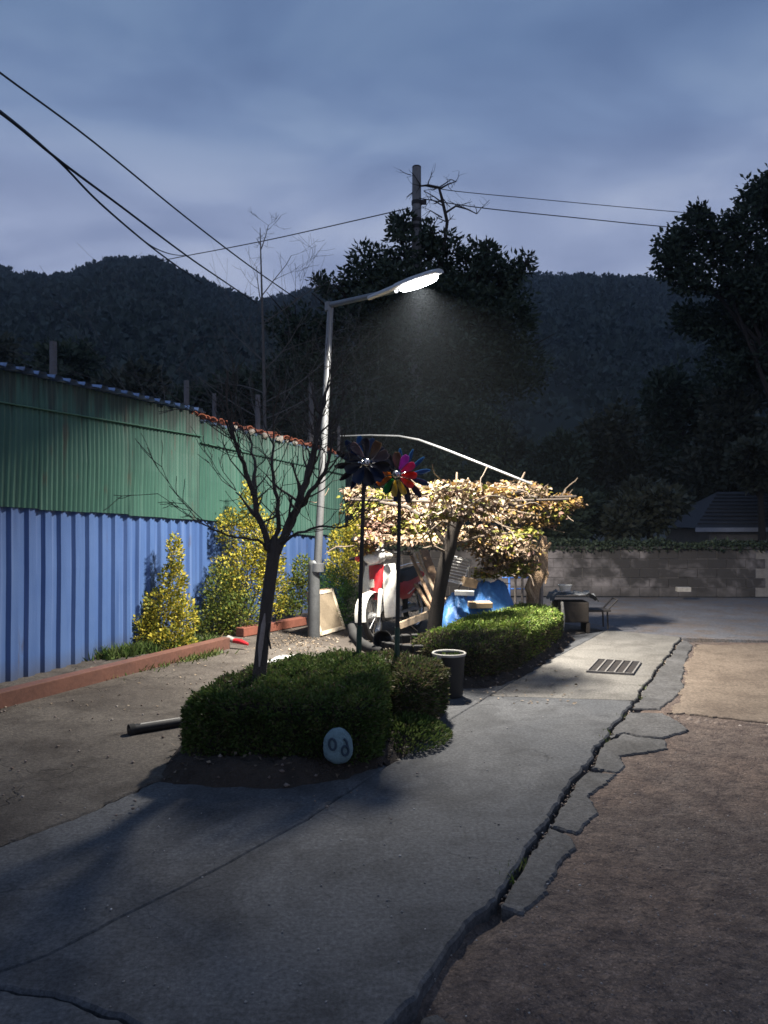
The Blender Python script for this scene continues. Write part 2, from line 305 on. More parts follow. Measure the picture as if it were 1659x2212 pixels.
# ------------------------------------------------------------------ object helpers
ORIG = {}
def tag(o, label=None, cat=None, group=None, kind=None):
    if label: o['label'] = label
    if cat: o['category'] = cat
    if group: o['group'] = group
    if kind: o['kind'] = kind
    return o
def thing(name, label, cat, loc=(0, 0, 0), group=None):
    o = bpy.data.objects.new(name, None); COL.objects.link(o)
    o.location = loc; ORIG[o] = Vector(loc); o.empty_display_size = 0.1
    return tag(o, label, cat, group)
def link(name, me, parent=None, loc=(0, 0, 0), rot=None, scale=None):
    """place shared mesh data; loc in world metres"""
    o = bpy.data.objects.new(name, me); COL.objects.link(o)
    off = ORIG.get(parent, Vector((0, 0, 0)))
    o.location = Vector(loc) - off
    if rot is not None: o.rotation_euler = rot
    if scale is not None: o.scale = scale
    if parent: o.parent = parent
    ORIG[o] = Vector(loc)
    return o
class MB:
    def __init__(s): s.v, s.f = [], []
    def add(s, vs, fs):
        k = len(s.v); s.v += [tuple(x) for x in vs]; s.f += [tuple(i + k for i in f) for f in fs]; return s
    def box(s, c, size, R=None, taper=1.0):
        c = Vector(c); x, y, z = (a / 2 for a in size)
        vs = [Vector((sx * x * (taper if sz > 0 else 1), sy * y * (taper if sz > 0 else 1), sz * z)) for sz in (-1, 1) for sy in (-1, 1) for sx in (-1, 1)]
        if R is not None: vs = [R @ a for a in vs]
        return s.add([c + a for a in vs], [(0, 2, 3, 1), (4, 5, 7, 6), (0, 1, 5, 4), (2, 6, 7, 3), (0, 4, 6, 2), (1, 3, 7, 5)])
    def bar(s, a, b, w, t):
        """rectangular bar from a to b"""
        a, b = Vector(a), Vector(b); d = b - a; L = d.length
        return s.box((a + b) / 2, (w, t, L), d.to_track_quat('Z', 'Y').to_matrix())
    def tube(s, pts, rad, n=8, cap=True, squash=None):
        pts = [Vector(p) for p in pts]
        if not isinstance(rad, (list, tuple)): rad = [rad] * len(pts)
        k0 = len(s.v); up = None
        for i, p in enumerate(pts):
            d = (pts[min(i + 1, len(pts) - 1)] - pts[max(i - 1, 0)])
            d = d.normalized() if d.length > 1e-9 else Vector((0, 0, 1))
            if up is None: up = Vector((0, 0, 1)) if abs(d.z) < 0.9 else Vector((1, 0, 0))
            a = d.cross(up).normalized(); b = a.cross(d).normalized(); up = b
            for j in range(n):
                q = 2 * math.pi * j / n
                r = rad[i] if not callable(squash) else rad[i] * squash(i, q)
                s.v.append(tuple(p + a * (r * math.cos(q)) + b * (r * math.sin(q))))
        for i in range(len(pts) - 1):
            for j in range(n):
                s.f.append((k0 + i * n + j, k0 + i * n + (j + 1) % n, k0 + (i + 1) * n + (j + 1) % n, k0 + (i + 1) * n + j))
        if cap:
            s.f.append(tuple(k0 + j for j in range(n))[::-1]); e = k0 + (len(pts) - 1) * n
            s.f.append(tuple(e + j for j in range(n)))
        return s
    def lathe(s, prof, c=(0, 0, 0), R=None, n=20):
        c = Vector(c); vs = []
        for r, z in prof:
            for j in range(n):
                q = 2 * math.pi * j / n; p = Vector((r * math.cos(q), r * math.sin(q), z))
                vs.append(c + (R @ p if R is not None else p))
        fs = [(i * n + j, i * n + (j + 1) % n, (i + 1) * n + (j + 1) % n, (i + 1) * n + j) for i in range(len(prof) - 1) for j in range(n)]
        return s.add(vs, fs)
    def grid(s, rows, closed=False):
        m = len(rows[0]); vs = [p for r in rows for p in r]; fs = []
        for i in range(len(rows) - 1):
            for j in range(m if closed else m - 1):
                fs.append((i * m + j, i * m + (j + 1) % m, (i + 1) * m + (j + 1) % m, (i + 1) * m + j))
        s.add(vs, fs)
        return s
    def loft(s, rows):
        k = len(s.v); m = len(rows[0]); s.grid(rows, True)
        s.f.append(tuple(k + j for j in range(m))[::-1]); e = k + (len(rows) - 1) * m
        s.f.append(tuple(e + j for j in range(m))); return s
    def blob(s, c, r, sub=2, amp=0.2, fr=1.5, seed=0.0):
        bm = bmesh.new(); bmesh.ops.create_icosphere(bm, subdivisions=sub, radius=1.0)
        vs = []
        for v in bm.verts:
            k = 1 + amp * noise.noise(v.co * fr + Vector((seed, seed * 1.7, seed * .3)))
            vs.append(Vector(c) + Vector((v.co.x * r[0] * k, v.co.y * r[1] * k, v.co.z * r[2] * k)))
        fs = [tuple(v.index for v in f.verts) for f in bm.faces]; bm.free()
        return s.add(vs, fs)
    def mesh(s, name, mat, smooth=False, off=(0, 0, 0), bevel=0.0):
        me = bpy.data.meshes.new(name); o = Vector(off)
        me.from_pydata([Vector(v) - o for v in s.v], [], s.f)
        if bevel or True:
            bm = bmesh.new(); bm.from_mesh(me)
            if bevel:
                es = [e for e in bm.edges if len(e.link_faces) == 2 and e.calc_face_angle(0) > 0.6]
                bmesh.ops.bevel(bm, geom=es, offset=bevel, segments=2, affect='EDGES', profile=0.6)
            bmesh.ops.recalc_face_normals(bm, faces=bm.faces)
            bm.to_mesh(me); bm.free()
        me.materials.append(MATS[mat] if isinstance(mat, str) else mat)
        if smooth:
            me.polygons.foreach_set('use_smooth', [True] * len(me.polygons))
            try: me.set_sharp_from_angle(angle=math.radians(45))
            except Exception: pass
        return me
    def build(s, name, mat, parent=None, smooth=False, bevel=0.0):
        off = ORIG.get(parent, Vector((0, 0, 0)))
        o = bpy.data.objects.new(name, s.mesh(name, mat, smooth, off, bevel)); COL.objects.link(o)
        if parent: o.parent = parent
        ORIG[o] = off
        return o

# leaf clouds: template leaf copied by numpy
TPL = {
 'diamond': (np.array([(0, 0, 0), (-.5, .5, .12), (0, 1, 0), (.5, .5, .12)], float), [(0, 3, 2), (0, 2, 1)]),
 'round': (np.array([(0, 0, 0), (-.42, .22, .10), (-.5, .6, .16), (-.22, .95, .02), (0, 1.08, -.10), (.22, .95, .02), (.5, .6, .16), (.42, .22, .10), (0, .55, 0)], float),
           [(8, 0, 7), (8, 7, 6), (8, 6, 5), (8, 5, 4), (8, 4, 3), (8, 3, 2), (8, 2, 1), (8, 1, 0)]),
 'blade': (np.array([(-.5, 0, 0), (.5, 0, 0), (.35, .55, .06), (-.35, .55, .06), (0, 1, .22)], float), [(0, 1, 2), (0, 2, 3), (3, 2, 4)]),
 'tri': (np.array([(-.5, 0, 0), (.5, 0.1, 0), (0, 1, .1)], float), [(0, 1, 2)]),
}
def unit(a): return a / np.maximum(np.linalg.norm(a, axis=1, keepdims=True), 1e-9)
def leaves(name, pts, axes, L, Wd, mat, parent=None, shape='diamond', nrm=None):
    pts = np.asarray(pts, float); n = len(pts)
    axes = unit(np.asarray(axes, float)); L = np.broadcast_to(np.asarray(L, float), (n,)); Wd = np.broadcast_to(np.asarray(Wd, float), (n,))
    r = RNG.normal(size=(n, 3)) if nrm is None else np.asarray(nrm, float) + RNG.normal(scale=.35, size=(n, 3))
    nn = unit(r - axes * np.sum(r * axes, 1, keepdims=True)); b = np.cross(axes, nn)
    T, fc = TPL[shape]; k = len(T); fc = np.array(fc); nf = len(fc)
    v = pts[:, None, :] + T[None, :, 0:1] * Wd[:, None, None] * b[:, None, :] + T[None, :, 1:2] * L[:, None, None] * axes[:, None, :] + T[None, :, 2:3] * L[:, None, None] * nn[:, None, :]
    off = np.array(ORIG.get(parent, Vector((0, 0, 0))))
    v = (v - off).reshape(-1, 3)
    fi = (fc[None] + (np.arange(n) * k)[:, None, None]).reshape(-1, 3)
    me = tri_mesh(name, v, fi, mat)
    o = bpy.data.objects.new(name, me); COL.objects.link(o)
    if parent: o.parent = parent
    ORIG[o] = Vector(off)
    return o
def tri_mesh(name, v, fi, mat, smooth=False):
    me = bpy.data.meshes.new(name)
    me.vertices.add(len(v)); me.vertices.foreach_set('co', np.asarray(v, np.float32).ravel())
    me.loops.add(fi.size); me.loops.foreach_set('vertex_index', fi.astype(np.int32).ravel())
    me.polygons.add(len(fi)); me.polygons.foreach_set('loop_start', (np.arange(len(fi)) * 3).astype(np.int32))
    me.polygons.foreach_set('loop_total', np.full(len(fi), 3, np.int32))
    if smooth: me.polygons.foreach_set('use_smooth', np.ones(len(fi), bool))
    me.update(calc_edges=True); me.materials.append(MATS[mat])
    return me
def rnd(a, b): return random.uniform(a, b)
def fbm(x, y, s=1.0, seed=0.0, o=4):
    return noise.fractal(Vector((x * s + seed, y * s - seed, seed * .37)), 1.0, 2.0, o)

# ------------------------------------------------------------------ ground pieces
def jag(pts, amp, step, seed):
    rs = random.Random(seed); out = []
    for a, b in zip(pts[:-1], pts[1:]):
        a2, b2 = Vector((a[0], a[1])), Vector((b[0], b[1])); d = b2 - a2; n = max(1, int(d.length / (step * .7))); nm = Vector((-d.y, d.x)).normalized()
        for i in range(n):
            p = a2 + d * (i / n)
            out.append(p + nm * (amp * 2.2 * noise.fractal(Vector((p.x * 2.2, p.y * 2.2, seed)), 1.0, 2.0, 4) + rs.gauss(0, amp * .30)))
    out.append(Vector((pts[-1][0], pts[-1][1]))); return out
def shift(line, d, seed=0, var=0.5):
    rs = random.Random(seed); out = []
    for i, p in enumerate(line):
        t = line[min(i + 1, len(line) - 1)] - line[max(i - 1, 0)]
        nm = Vector((-t.y, t.x)).normalized() if t.length > 1e-9 else Vector((0, 0))
        out.append(p + nm * d * (1 + var * (1.1 * noise.noise(Vector((p.x * 7, p.y * 7, seed * 3.1))) + rs.uniform(-.2, .2))))
    return out
def slab(name, outline, z, th, mat, parent=None, bevel=0.008, wob=0.0):
    pts = [Vector((p[0], p[1])) for p in outline]
    q = [pts[0]]
    for p in pts[1:]:
        if (p - q[-1]).length > 0.012: q.append(p)
    if (q[0] - q[-1]).length < 0.012: q.pop()
    pts = q
    area = sum(a.x * b.y - b.x * a.y for a, b in zip(pts, pts[1:] + pts[:1]))
    if area < 0: pts.reverse()
    n = len(pts); ins = []
    for i in range(n):
        t = pts[(i + 1) % n] - pts[i - 1]; nm = Vector((-t.y, t.x))
        nm = nm.normalized() if nm.length > 1e-9 else Vector((0, 0)); ins.append(pts[i] + nm * bevel)
    zz = lambda p: z + wob * fbm(p.x, p.y, 0.9, 3.1)
    bm = bmesh.new()
    top = [bm.verts.new((p.x, p.y, zz(p))) for p in ins]; mid = [bm.verts.new((p.x, p.y, zz(p) - bevel)) for p in pts]
    bot = [bm.verts.new((p.x, p.y, z - th)) for p in pts]
    from mathutils.geometry import delaunay_2d_cdt
    ov, oe, of, *_ = delaunay_2d_cdt([p.copy() for p in ins], [], [list(range(n))], 1, 1e-6)
    tv = [bm.verts.new((p.x, p.y, zz(p))) for p in ov]
    for q_ in of:
        try: bm.faces.new([tv[k] for k in q_])
        except ValueError: pass
    for i in range(n):
        j = (i + 1) % n
        bm.faces.new((top[i], mid[i], mid[j], top[j])); bm.faces.new((mid[i], bot[i], bot[j], mid[j]))
    bmesh.ops.recalc_face_normals(bm, faces=bm.faces)
    for f in bm.faces:
        if len(f.verts) == 3 and f.normal.z < 0: f.normal_flip()
    me = bpy.data.meshes.new(name); bm.to_mesh(me); bm.free(); me.materials.append(MATS[mat])
    o = bpy.data.objects.new(name, me); COL.objects.link(o)
    if parent: o.parent = parent
    ORIG[o] = Vector((0, 0, 0))
    return o
def struct(name, label):
    o = bpy.data.objects.new(name, None); COL.objects.link(o); ORIG[o] = Vector((0, 0, 0))
    return tag(o, label, None, None, 'structure')

m = MB(); m.add([(-1500, -600, -.17), (1500, -600, -.17), (1500, 2200, -.17), (-1500, 2200, -.17)], [(0, 1, 2, 3)])
tag(m.build('ground', 'dirt_ground'), 'dark bare earth stretching beneath everything to the hills', kind='structure')

g2 = lambda l, z=0.0: [G(u, v, z).to_2d() for u, v in l]
crack = jag(g2([(640, 2480), (760, 2330), (874, 2184), (1004, 2019), (1079, 1929), (1175, 1784), (1264, 1656), (1304, 1596), (1359, 1531), (1394, 1481), (1439, 1421), (1474, 1376)]), 0.012, 0.06, 3)
joint = jag(g2([(1310, 1361), (1174, 1434), (1060, 1500), (960, 1560), (870, 1630), (660, 1770), (480, 1870), (300, 1960), (100, 2060), (-60, 2120)]), 0.004, 0.10, 4)
crk1 = jag(g2([(-60, 2120), (0, 2130), (60, 2150), (150, 2165), (260, 2195), (330, 2235), (420, 2300), (500, 2400), (640, 2480)]), 0.010, 0.05, 5)
yardl = jag(g2([(-500, 2010), (-200, 1905), (0, 1825), (100, 1790), (250, 1730), (330, 1690)]), 0.02, 0.07, 6)
hid = [Vector(p) for p in ((-.9, 5.4), (.3, 7.2), (1.0, 8.6), (2.2, 10.5))]
jend = G(1310, 1361).to_2d(); cend = G(1474, 1376).to_2d()
road = struct('concrete_road', 'cracked grey concrete lane running away past the hedges')
far_edge = jag([cend, (3.8, 11.0), jend], 0.02, 0.12, 9)
cl_ = shift(crack, 0.014, 1, .9); jl_ = shift(joint, 0.003, 2)
ci = min(range(len(cl_)), key=lambda k: (cl_[k] - G(1372, 1514).to_2d()).length); ji = min(range(len(jl_)), key=lambda k: (jl_[k] - G(1052, 1504).to_2d()).length)
cross = jag([cl_[ci], jl_[ji]], 0.006, 0.08, 17)  # seam between the paler and the dimmed slab, set inside the shadow band
slab('slab', cl_[:ci] + shift(cross, -.002, 1)[1:-1] + jl_[ji:] + shift(crk1, 0.006, 3, .9)[1:], 0.0, 0.16, 'dimmed_asphalt', road, 0.012)
slab('slab', cl_[ci:] + far_edge[1:] + jl_[1:ji] + shift(cross, .002, 2)[1:-1][::-1], 0.0, 0.16, 'concrete', road, 0.008)
slab('slab', shift(crk1, -0.006, 4, .9) + [Vector((-.3, 1.0)), Vector((-3.5, 1.0)), Vector((-3.5, 2.6))], -0.004, 0.15, 'dimmed_asphalt', road)
slab('slab', shift(joint, -0.003, 5) + [Vector((-4.5, 2.9))] + shift(yardl, -0.006, 6) + hid + [jend + Vector((-.03, 0))], -0.003, 0.15, 'dimmed_asphalt', road)
yard = struct('dirt_yard', 'brown worn old concrete and dirt yard in front of the shed')
slab('yard_surface', shift(yardl, 0.006, 7) + hid + [Vector(p) for p in ((3.2, 11.42), (2.3, 13.0), (1.5, 16.2), (-9, 16.2), (-9, 3.4))], 0.002, 0.15, 'old_concrete', yard, 0.01, 0.02)
croad = struct('asphalt_road', 'blue grey asphalt cross road before the block wall')
slab('road_surface', [Vector(p) for p in ((1.56, 16.24), (2.36, 13.02), (3.26, 11.46))] + [Vector((3.8, 11.04))] + [cend + Vector((.03, .04))] + [Vector(p) for p in ((5.2, 10.55), (8, 10.2), (26, 9.0), (26, 16.3))], -0.012, 0.14, 'road_asphalt', croad)
strip = struct('asphalt_edge', 'broken dark asphalt flakes along the edge of the concrete lane')
def near(px_):
    g_ = G(*px_).to_2d(); return min(range(len(crack)), key=lambda k: (crack[k] - g_).length)
def flake(a, b, outer, z, seed, gap=0.020):
    inner = shift(crack[near(a):near(b) + 1], -gap, seed, .8)
    slab('asphalt_flake', inner + jag([inner[-1]] + g2(outer, z) + [inner[0]], 0.016, 0.03, seed)[1:-1], z, 0.10, 'asphalt', strip, 0.010)
flake((1079, 1929), (1175, 1784), [(1228, 1800), (1244, 1812), (1244, 1829), (1209, 1874), (1180, 1939), (1129, 1974), (1084, 1956)], -0.008, 11)
flake((1178, 1780), (1262, 1660), [(1334, 1672), (1320, 1690), (1275, 1714), (1282, 1754), (1246, 1796), (1225, 1792)], -0.010, 16)
flake((1268, 1650), (1300, 1602), [(1345, 1585), (1388, 1593), (1434, 1598), (1439, 1616), (1342, 1633), (1349, 1654), (1332, 1667)], -0.010, 12)
flake((1308, 1591), (1356, 1535), [(1432, 1540), (1469, 1558), (1489, 1576), (1432, 1592), (1390, 1589), (1348, 1581)], -0.007, 13)
flake((1362, 1527), (1472, 1378), [(1497, 1396), (1477, 1441), (1472, 1491), (1429, 1532)], -0.008, 14)
slab('asphalt_flake', jag(g2([(900, 2240), (915, 2200), (940, 2190), (975, 2215), (1000, 2290), (940, 2330), (900, 2240)], -.06), .01, .05, 15), -.06, .10, 'asphalt', strip, .01)
pad = struct('concrete_pad', 'smooth tan concrete pad lit by the street lamp')
slab('pad_slab', jag(g2([(1502, 1392), (1484, 1441), (1480, 1494), (1440, 1540), (1560, 1551), (1659, 1560), (1850, 1574), (2600, 1600), (2600, 1450), (1900, 1408), (1659, 1391), (1502, 1392)], -.012), 0.035, 0.05, 21), -0.009, 0.10, 'pad', pad)
# gravel lot: uneven heightfield
CRK = np.array([tuple(p) for p in crack])
def dip(x, y):
    d_ = float(np.min(np.hypot(CRK[:, 0] + .02 - x, CRK[:, 1] - y))); return .075 * max(0.0, 1 - d_ / .085) * max(0.25, min(1.0, (y - 2.7) / .6))
gz = lambda x, y: -0.022 - dip(x, y) - 0.055 * max(0.0, min(1.0, (3.15 - y) / 0.7)) + 0.005 * fbm(x, y, 1.3, 1.0) + 0.005 * fbm(x, y, 6, 5.0, 3) - 0.03 * max(0.0, 1 - abs(y - 2.62 - .05 * fbm(x, 0, 1.1, 4)) / .05)
nx, ny = 200, 170; xs = np.linspace(-0.6, 9.4, nx); ys = np.linspace(0.9, 10.4, ny)
V = np.array([(x, y, gz(x, y)) for y in ys for x in xs])
ii = np.arange((ny - 1) * (nx - 1)); a = (ii // (nx - 1)) * nx + ii % (nx - 1)
FI = np.concatenate([np.stack([a, a + 1, a + nx + 1], 1), np.stack([a, a + nx + 1, a + nx], 1)])
o = bpy.data.objects.new('gravel_lot', tri_mesh('gravel_lot', V, FI, 'gravel', True)); COL.objects.link(o)
tag(o, 'rough reddish brown gravel and dirt lot beside the lane', kind='structure')
def pebbles(name, pts, smin, smax, mat, label, cat):
    T = np.array([(1, 0, 0), (-1, 0, 0), (0, 1, 0), (0, -1, 0), (0, 0, .7), (0, 0, -.7)], float)
    fc = np.array([(0, 2, 4), (2, 1, 4), (1, 3, 4), (3, 0, 4), (2, 0, 5), (1, 2, 5), (3, 1, 5), (0, 3, 5)])
    n = len(pts); s = RNG.uniform(smin, smax, (n, 1, 1)) * (1 + RNG.normal(scale=.25, size=(n, 6, 3)))
    ang = RNG.uniform(0, 6.28, n); c, q = np.cos(ang), np.sin(ang)
    v = T[None] * s; x = v[..., 0] * c[:, None] - v[..., 1] * q[:, None]; y = v[..., 0] * q[:, None] + v[..., 1] * c[:, None]
    v = np.stack([x, y, v[..., 2]], -1) + np.asarray(pts)[:, None, :]
    fi = (fc[None] + (np.arange(n) * 6)[:, None, None]).reshape(-1, 3)
    o = bpy.data.objects.new(name, tri_mesh(name, v.reshape(-1, 3), fi, mat)); COL.objects.link(o)
    return tag(o, label, cat, None, 'stuff')
pp = []
for _ in range(5200):
    y = 1.7 + 6.5 * random.random() ** 1.3; x = rnd(0.2, 0.62 * y + 0.6)
    if x < 0.17 + 0.36 * (y - 1.9): continue
    pp.append((x, y, gz(x, y)))
pebbles('gravel', pp, 0.002, 0.008, 'pebble', 'loose small stones strewn over the brown gravel lot', 'gravel')
rb = []
for i in range(60):
    u = 1432 + 330 * random.random(); p = G(u, 1546 + (u - 1432) * .09 + rnd(2, 14), -.04); rb.append((p.x, p.y, -.045))
pebbles('rubble', rb, 0.015, 0.05, 'pebble', 'broken stone rubble along the near edge of the tan pad', 'rubble')
cr = []
for p in crack:
    for _ in range(3):
        if random.random() < .6 and p.y > 3.4: cr.append((p.x + rnd(-.015, .03), p.y + rnd(-.03, .03), (-.04 if p.y > 3.4 else -.012) + rnd(-.006, .006)))
pebbles('crack_debris', cr, 0.006, 0.018, 'pebble', 'crumbled bits of concrete lying in the long crack', 'debris')

# ------------------------------------------------------------------ corrugated shed
A0 = Vector((-4.62, 5.2)); A1 = Vector((-2.73, 11.1)); A2 = Vector((-.80, 14.5))
shed = thing('corrugated_shed', 'long shed walled in green over blue corrugated steel sheets', 'shed', (-4.2, 9, 0))
def dirs(a, b):
    d = (b - a).normalized(); return d, Vector((d.y, -d.x)), (b - a).length
def prof_trap(s, per=.235, dep=.040):
    x = (s / per) % 1.0
    if x < .40: return 0.0
    if x < .50: return dep * (x - .40) / .10
    if x < .90: return dep
    return dep * (1 - (x - .90) / .10)
def sheet(name, a, d, n, s0, s1, z0f, z1f, offn, kind, mat, parent, tilt=0.0, lean=0.0):
    if kind == 'trap':
        ss = [s0]; k = math.floor(s0 / .235) * .235
        while k < s1 + .3:
            for q in (0, .40, .50, .90):
                x = k + q * .235
                if s0 + 1e-4 < x < s1 - 1e-4: ss.append(x)
            k += .235
        ss.append(s1); pf = prof_trap
    else:
        c = max(4, int((s1 - s0) / (.076 / 6))); ss = [s0 + (s1 - s0) * i / c for i in range(c + 1)]
        pf = lambda s: .013 * (1 + math.sin(2 * math.pi * s / .076))
    rows = []
    nz = 5
    for i in range(nz + 1):
        t = i / nz; row = []
        for s in ss:
            z = z0f(s) + (z1f(s) - z0f(s)) * t; w = (.007 if kind == 'trap' else .018) * fbm(s, z * 1.2, 1.1, 7.0, 3)
            p = a + d * (s + tilt * (z - 1.5)) + n * (offn + pf(s) + w + lean * (1 - t))
            row.append((p.x, p.y, z))
        rows.append(row)
    return MB().grid(rows).build(name, mat, parent)
d1, n1, L1 = dirs(A0, A1); d2, n2, L2 = dirs(A1, A2)
seam1 = lambda s: 1.76 - .11 * max(0, s - 2.5) / (L1 - 2.5); top1 = lambda s: 3.09 + .012 * s
seam2 = lambda s: 1.62 - .35 * s / L2; top2 = lambda s: 3.07 - .27 * s / L2
rs = random.Random(5)
s = 0.0; i = 0
while s < L1 - .05:
    e = min(s + .94, L1); sheet('blue_panel', A0, d1, n1, s, e + .02, lambda q: 0.0, lambda q: seam1(q) + .10, 0.0 + .004 * (i % 2), 'trap', 'blue_sheet', shed); s = e; i += 1
s = 0.0; i = 0
while s < L1 - .05:
    e = min(s + .76, L1); dz = rs.uniform(-.03, .03)
    sheet('green_panel', A0, d1, n1, s, e + .03, lambda q: seam1(q) + dz, lambda q: top1(q), .066 + .006 * (i % 2), 'sine', 'green_sheet', shed, rs.uniform(-.006, .006), rs.uniform(-.008, .012)); s = e; i += 1
s = 0.0; i = 0
while s < L2 - .05:
    e = min(s + .94, L2); sheet('blue_panel', A1, d2, n2, s, e + .02, lambda q: 0.0, lambda q: seam2(q) + .10, 0.0 + .004 * (i % 2), 'trap', 'blue_sheet', shed); s = e; i += 1
s = 0.0; i = 0
while s < L2 - .05:
    e = min(s + .76, L2); dz = rs.uniform(-.03, .03)
    sheet('green_panel', A1, d2, n2, s, e + .03, lambda q: seam2(q) + dz, lambda q: top2(q), .066 + .006 * (i % 2), 'sine', 'green_sheet', shed, rs.uniform(-.006, .006), rs.uniform(-.008, .012)); s = e; i += 1
A3 = A2 + Vector((-3.0, 1.2)); d3, n3, L3 = dirs(A2, A3); n3 = -n3
sheet('end_panel', A2, d3, n3, 0, L3, lambda q: 0.0, lambda q: 2.83, -.02, 'sine', 'green_sheet', shed)
# flashing strip below the eave
for a, d, n, L, tf in ((A0, d1, n1, L1, top1), (A1, d2, n2, L2, top2)):
    m = MB(); p0 = a + n * .108; p1 = a + d * L + n * .108
    m.bar((p0.x, p0.y, tf(0) - .33), (p1.x, p1.y, tf(L) - .33), .05, .012); m.build('flashing_strip', M('strip_green', (0.065, 0.15, 0.112), (0.045, 0.11, 0.08), 6, 0.6), shed)
# roof sheets, ribs running back from the eave
def roof_sheet(a, d, n, s0, s1, tf, over, back, slope):
    ss = [s0]; k = math.floor(s0 / .235) * .235
    while k < s1:
        for q in (0, .40, .50, .90):
            x = k + q * .235
            if s0 < x < s1: ss.append(x)
        k += .235
    ss.append(s1); rows = []
    for t in (over, .0, -back):
        rows.append([(*(a + d * s + n * t), tf(s) + .01 + prof_trap(s, .235, .04) + slope * (over - t) + .006 * fbm(s, t, 2, 4)) for s in ss])
    under = [[(x, y, z - .012) for x, y, z in r] for r in rows]
    return MB().grid(rows).grid(under).build('roof_sheet', 'roof_sheet', shed)
s = 0.0
while s < L1 - .05:
    e = min(s + .94, L1); roof_sheet(A0, d1, n1, s, e, top1, .20 + rs.uniform(-.03, .03), 3.0, .10); s = e
s = 0.0
while s < L2 - .05:
    e = min(s + .94, L2); roof_sheet(A1, d2, n2, s, e, lambda q: top2(q) - .03, .10, 3.0, .08); s = e
# broken clay tiles on the second roof edge
tm = MB(); rows = []
for y in (0, .10, .22):
    rows.append([(.075 * math.cos(q), y, .05 * math.sin(q)) for q in np.linspace(0, math.pi, 7)])
tm.grid(rows); rows2 = [[(x * .82, y, z * .78) for x, y, z in r] for r in rows]; tm.grid(rows2)
tm.grid([rows[0], rows2[0]]); tile_me = tm.mesh('roof_tile', 'clay', True)
s = -.15
while s < L2 - .1:
    p = A1 + d2 * s + n2 * rs.uniform(.06, .17)
    link('roof_tile', tile_me, shed, (p.x, p.y, top2(s) + .03 + rs.uniform(0, .025)), (rs.uniform(-.15, .1), rs.uniform(-.2, .2), math.atan2(d2.y, d2.x) + rs.uniform(-.25, .25)))
    s += rs.uniform(.125, .17)
mm = MB()
for k in range(3): mm.blob((0.0, 0, 0), (.045, .05, .035), 1, .5, 1.7, 3.0)
chip_me = MB().blob((0, 0, 0), (.045, .05, .04), 1, .6, 1.7, 3.0).mesh('mortar_chip', 'mortar')
for _ in range(16):
    s = rs.uniform(.1, 2.3); p = A1 + d2 * s + n2 * rs.uniform(.10, .16)
    link('mortar_chip', chip_me, shed, (p.x, p.y, top2(s) + .012), (rs.uniform(0, 3), rs.uniform(0, 3), rs.uniform(0, 3)), (rs.uniform(.6, 1.3),) * 3)
# stakes behind the shed
for u, vt, Y, lab in ((115, 738, 10.2, 'weathered stake far left behind the blue roof edge'), (403, 822, 13.0, 'weathered stake behind where blue roof meets clay tiles'), (463, 850, 13.6, 'short thin stake behind the start of the clay tiles'), (557, 853, 14.3, 'weathered stake just left of the bare sapling trunk'),
                      (672, 827, 15.2, 'tall pale stake just left of the street lamp pole'), (732, 920, 16.4, 'weathered stake right of the lamp pole at shed corner')):
    p = P(u, vt, Y); w = 0.05 if u in (403, 557, 672, 115) else .038
    mb = MB().tube([(p.x, p.y, -.1), (p.x + .01, p.y, p.z * .5), (p.x, p.y, p.z)], [w * 1.05, w, w * .95], 7)
    tag(mb.build('wooden_stake', 'stake'), lab, 'stake', 'stakes behind the shed')

# beams in front of the shed
def beam(name, pa, pb, w, h, mat, lab):
    m = MB(); a, b = Vector(pa), Vector(pb); m.bar((a.x, a.y, h / 2), (b.x, b.y, h / 2), h, w)
    return tag(m.build(name, mat, None, False, 0.008), lab, 'beam')
a = G(-420, 1645); b = G(498, 1402); off = Vector((-.07, .03, 0))
beam('timber_beam', a + off, b + off, .15, .14, 'beam_brown', 'long brown painted beam lying along the shed')
a = G(528, 1378); b = G(664, 1352)
beam('timber_beam', a + off, b + off, .12, .15, 'beam_red', 'shorter red brown beam ending at the street lamp pole')

# ------------------------------------------------------------------ street lamp
lb = G(678, 1377); lt = P(714, 662, 10.62)
lamp = thing('street_lamp', 'grey steel street lamp with lit head on a raised arm', 'street lamp', lb)
def lp(t): return lb.lerp(lt, t)
MB().lathe([(.0, 0), (.085, 0), (.083, .5), (.080, 1.0), (.079, 1.04), (.05, 1.07)], (lb.x, lb.y, 0), None, 18).build('base_sleeve', 'galv_dark', lamp, True)
MB().tube([lp(.20), lp(.225)], .092, 18).build('collar', 'galv', lamp, True)
MB().tube([lp(.2), lp(.6), lp(1.0)], [.056, .05, .043], 14).build('pole', 'galv', lamp, True)
hA, hB = P(856, 627, 9.32), P(951, 591, 8.92)
arm0 = lt + Vector((0, 0, .02))
MB().tube([lt + Vector((-.02, .02, -.06)), lt + Vector((-.02, .02, .06))], .062, 14).build('arm_joint', 'galv', lamp, True)
MB().tube([arm0, arm0.lerp(hA, .5), hA], [.04, .036, .034], 12).build('arm', 'galv', lamp, True)
ax = (hB - hA).normalized(); side = ax.cross(Vector((0, 0, 1))).normalized(); roll = Matrix.Rotation(math.radians(14), 3, ax)
side = roll @ side; upv = side.cross(ax).normalized()
def hp(x, y, z): return hA + ax * x + side * y + upv * z
LH = (hB - hA).length
secs = []
for x, w, h in ((-.42, .045, .035), (-.20, .055, .045), (-.02, .075, .05), (.05, .12, .06), (.25, .15, .065), (LH - .1, .145, .055), (LH, .09, .04)):
    secs.append([hp(x, w * math.cos(q), .02 + (h if math.sin(q) > 0 else .018) * math.sin(q)) for q in np.linspace(0, 2 * math.pi, 14, endpoint=False)])
MB().loft(secs).build('head_housing', 'lamp_grey', lamp, True)
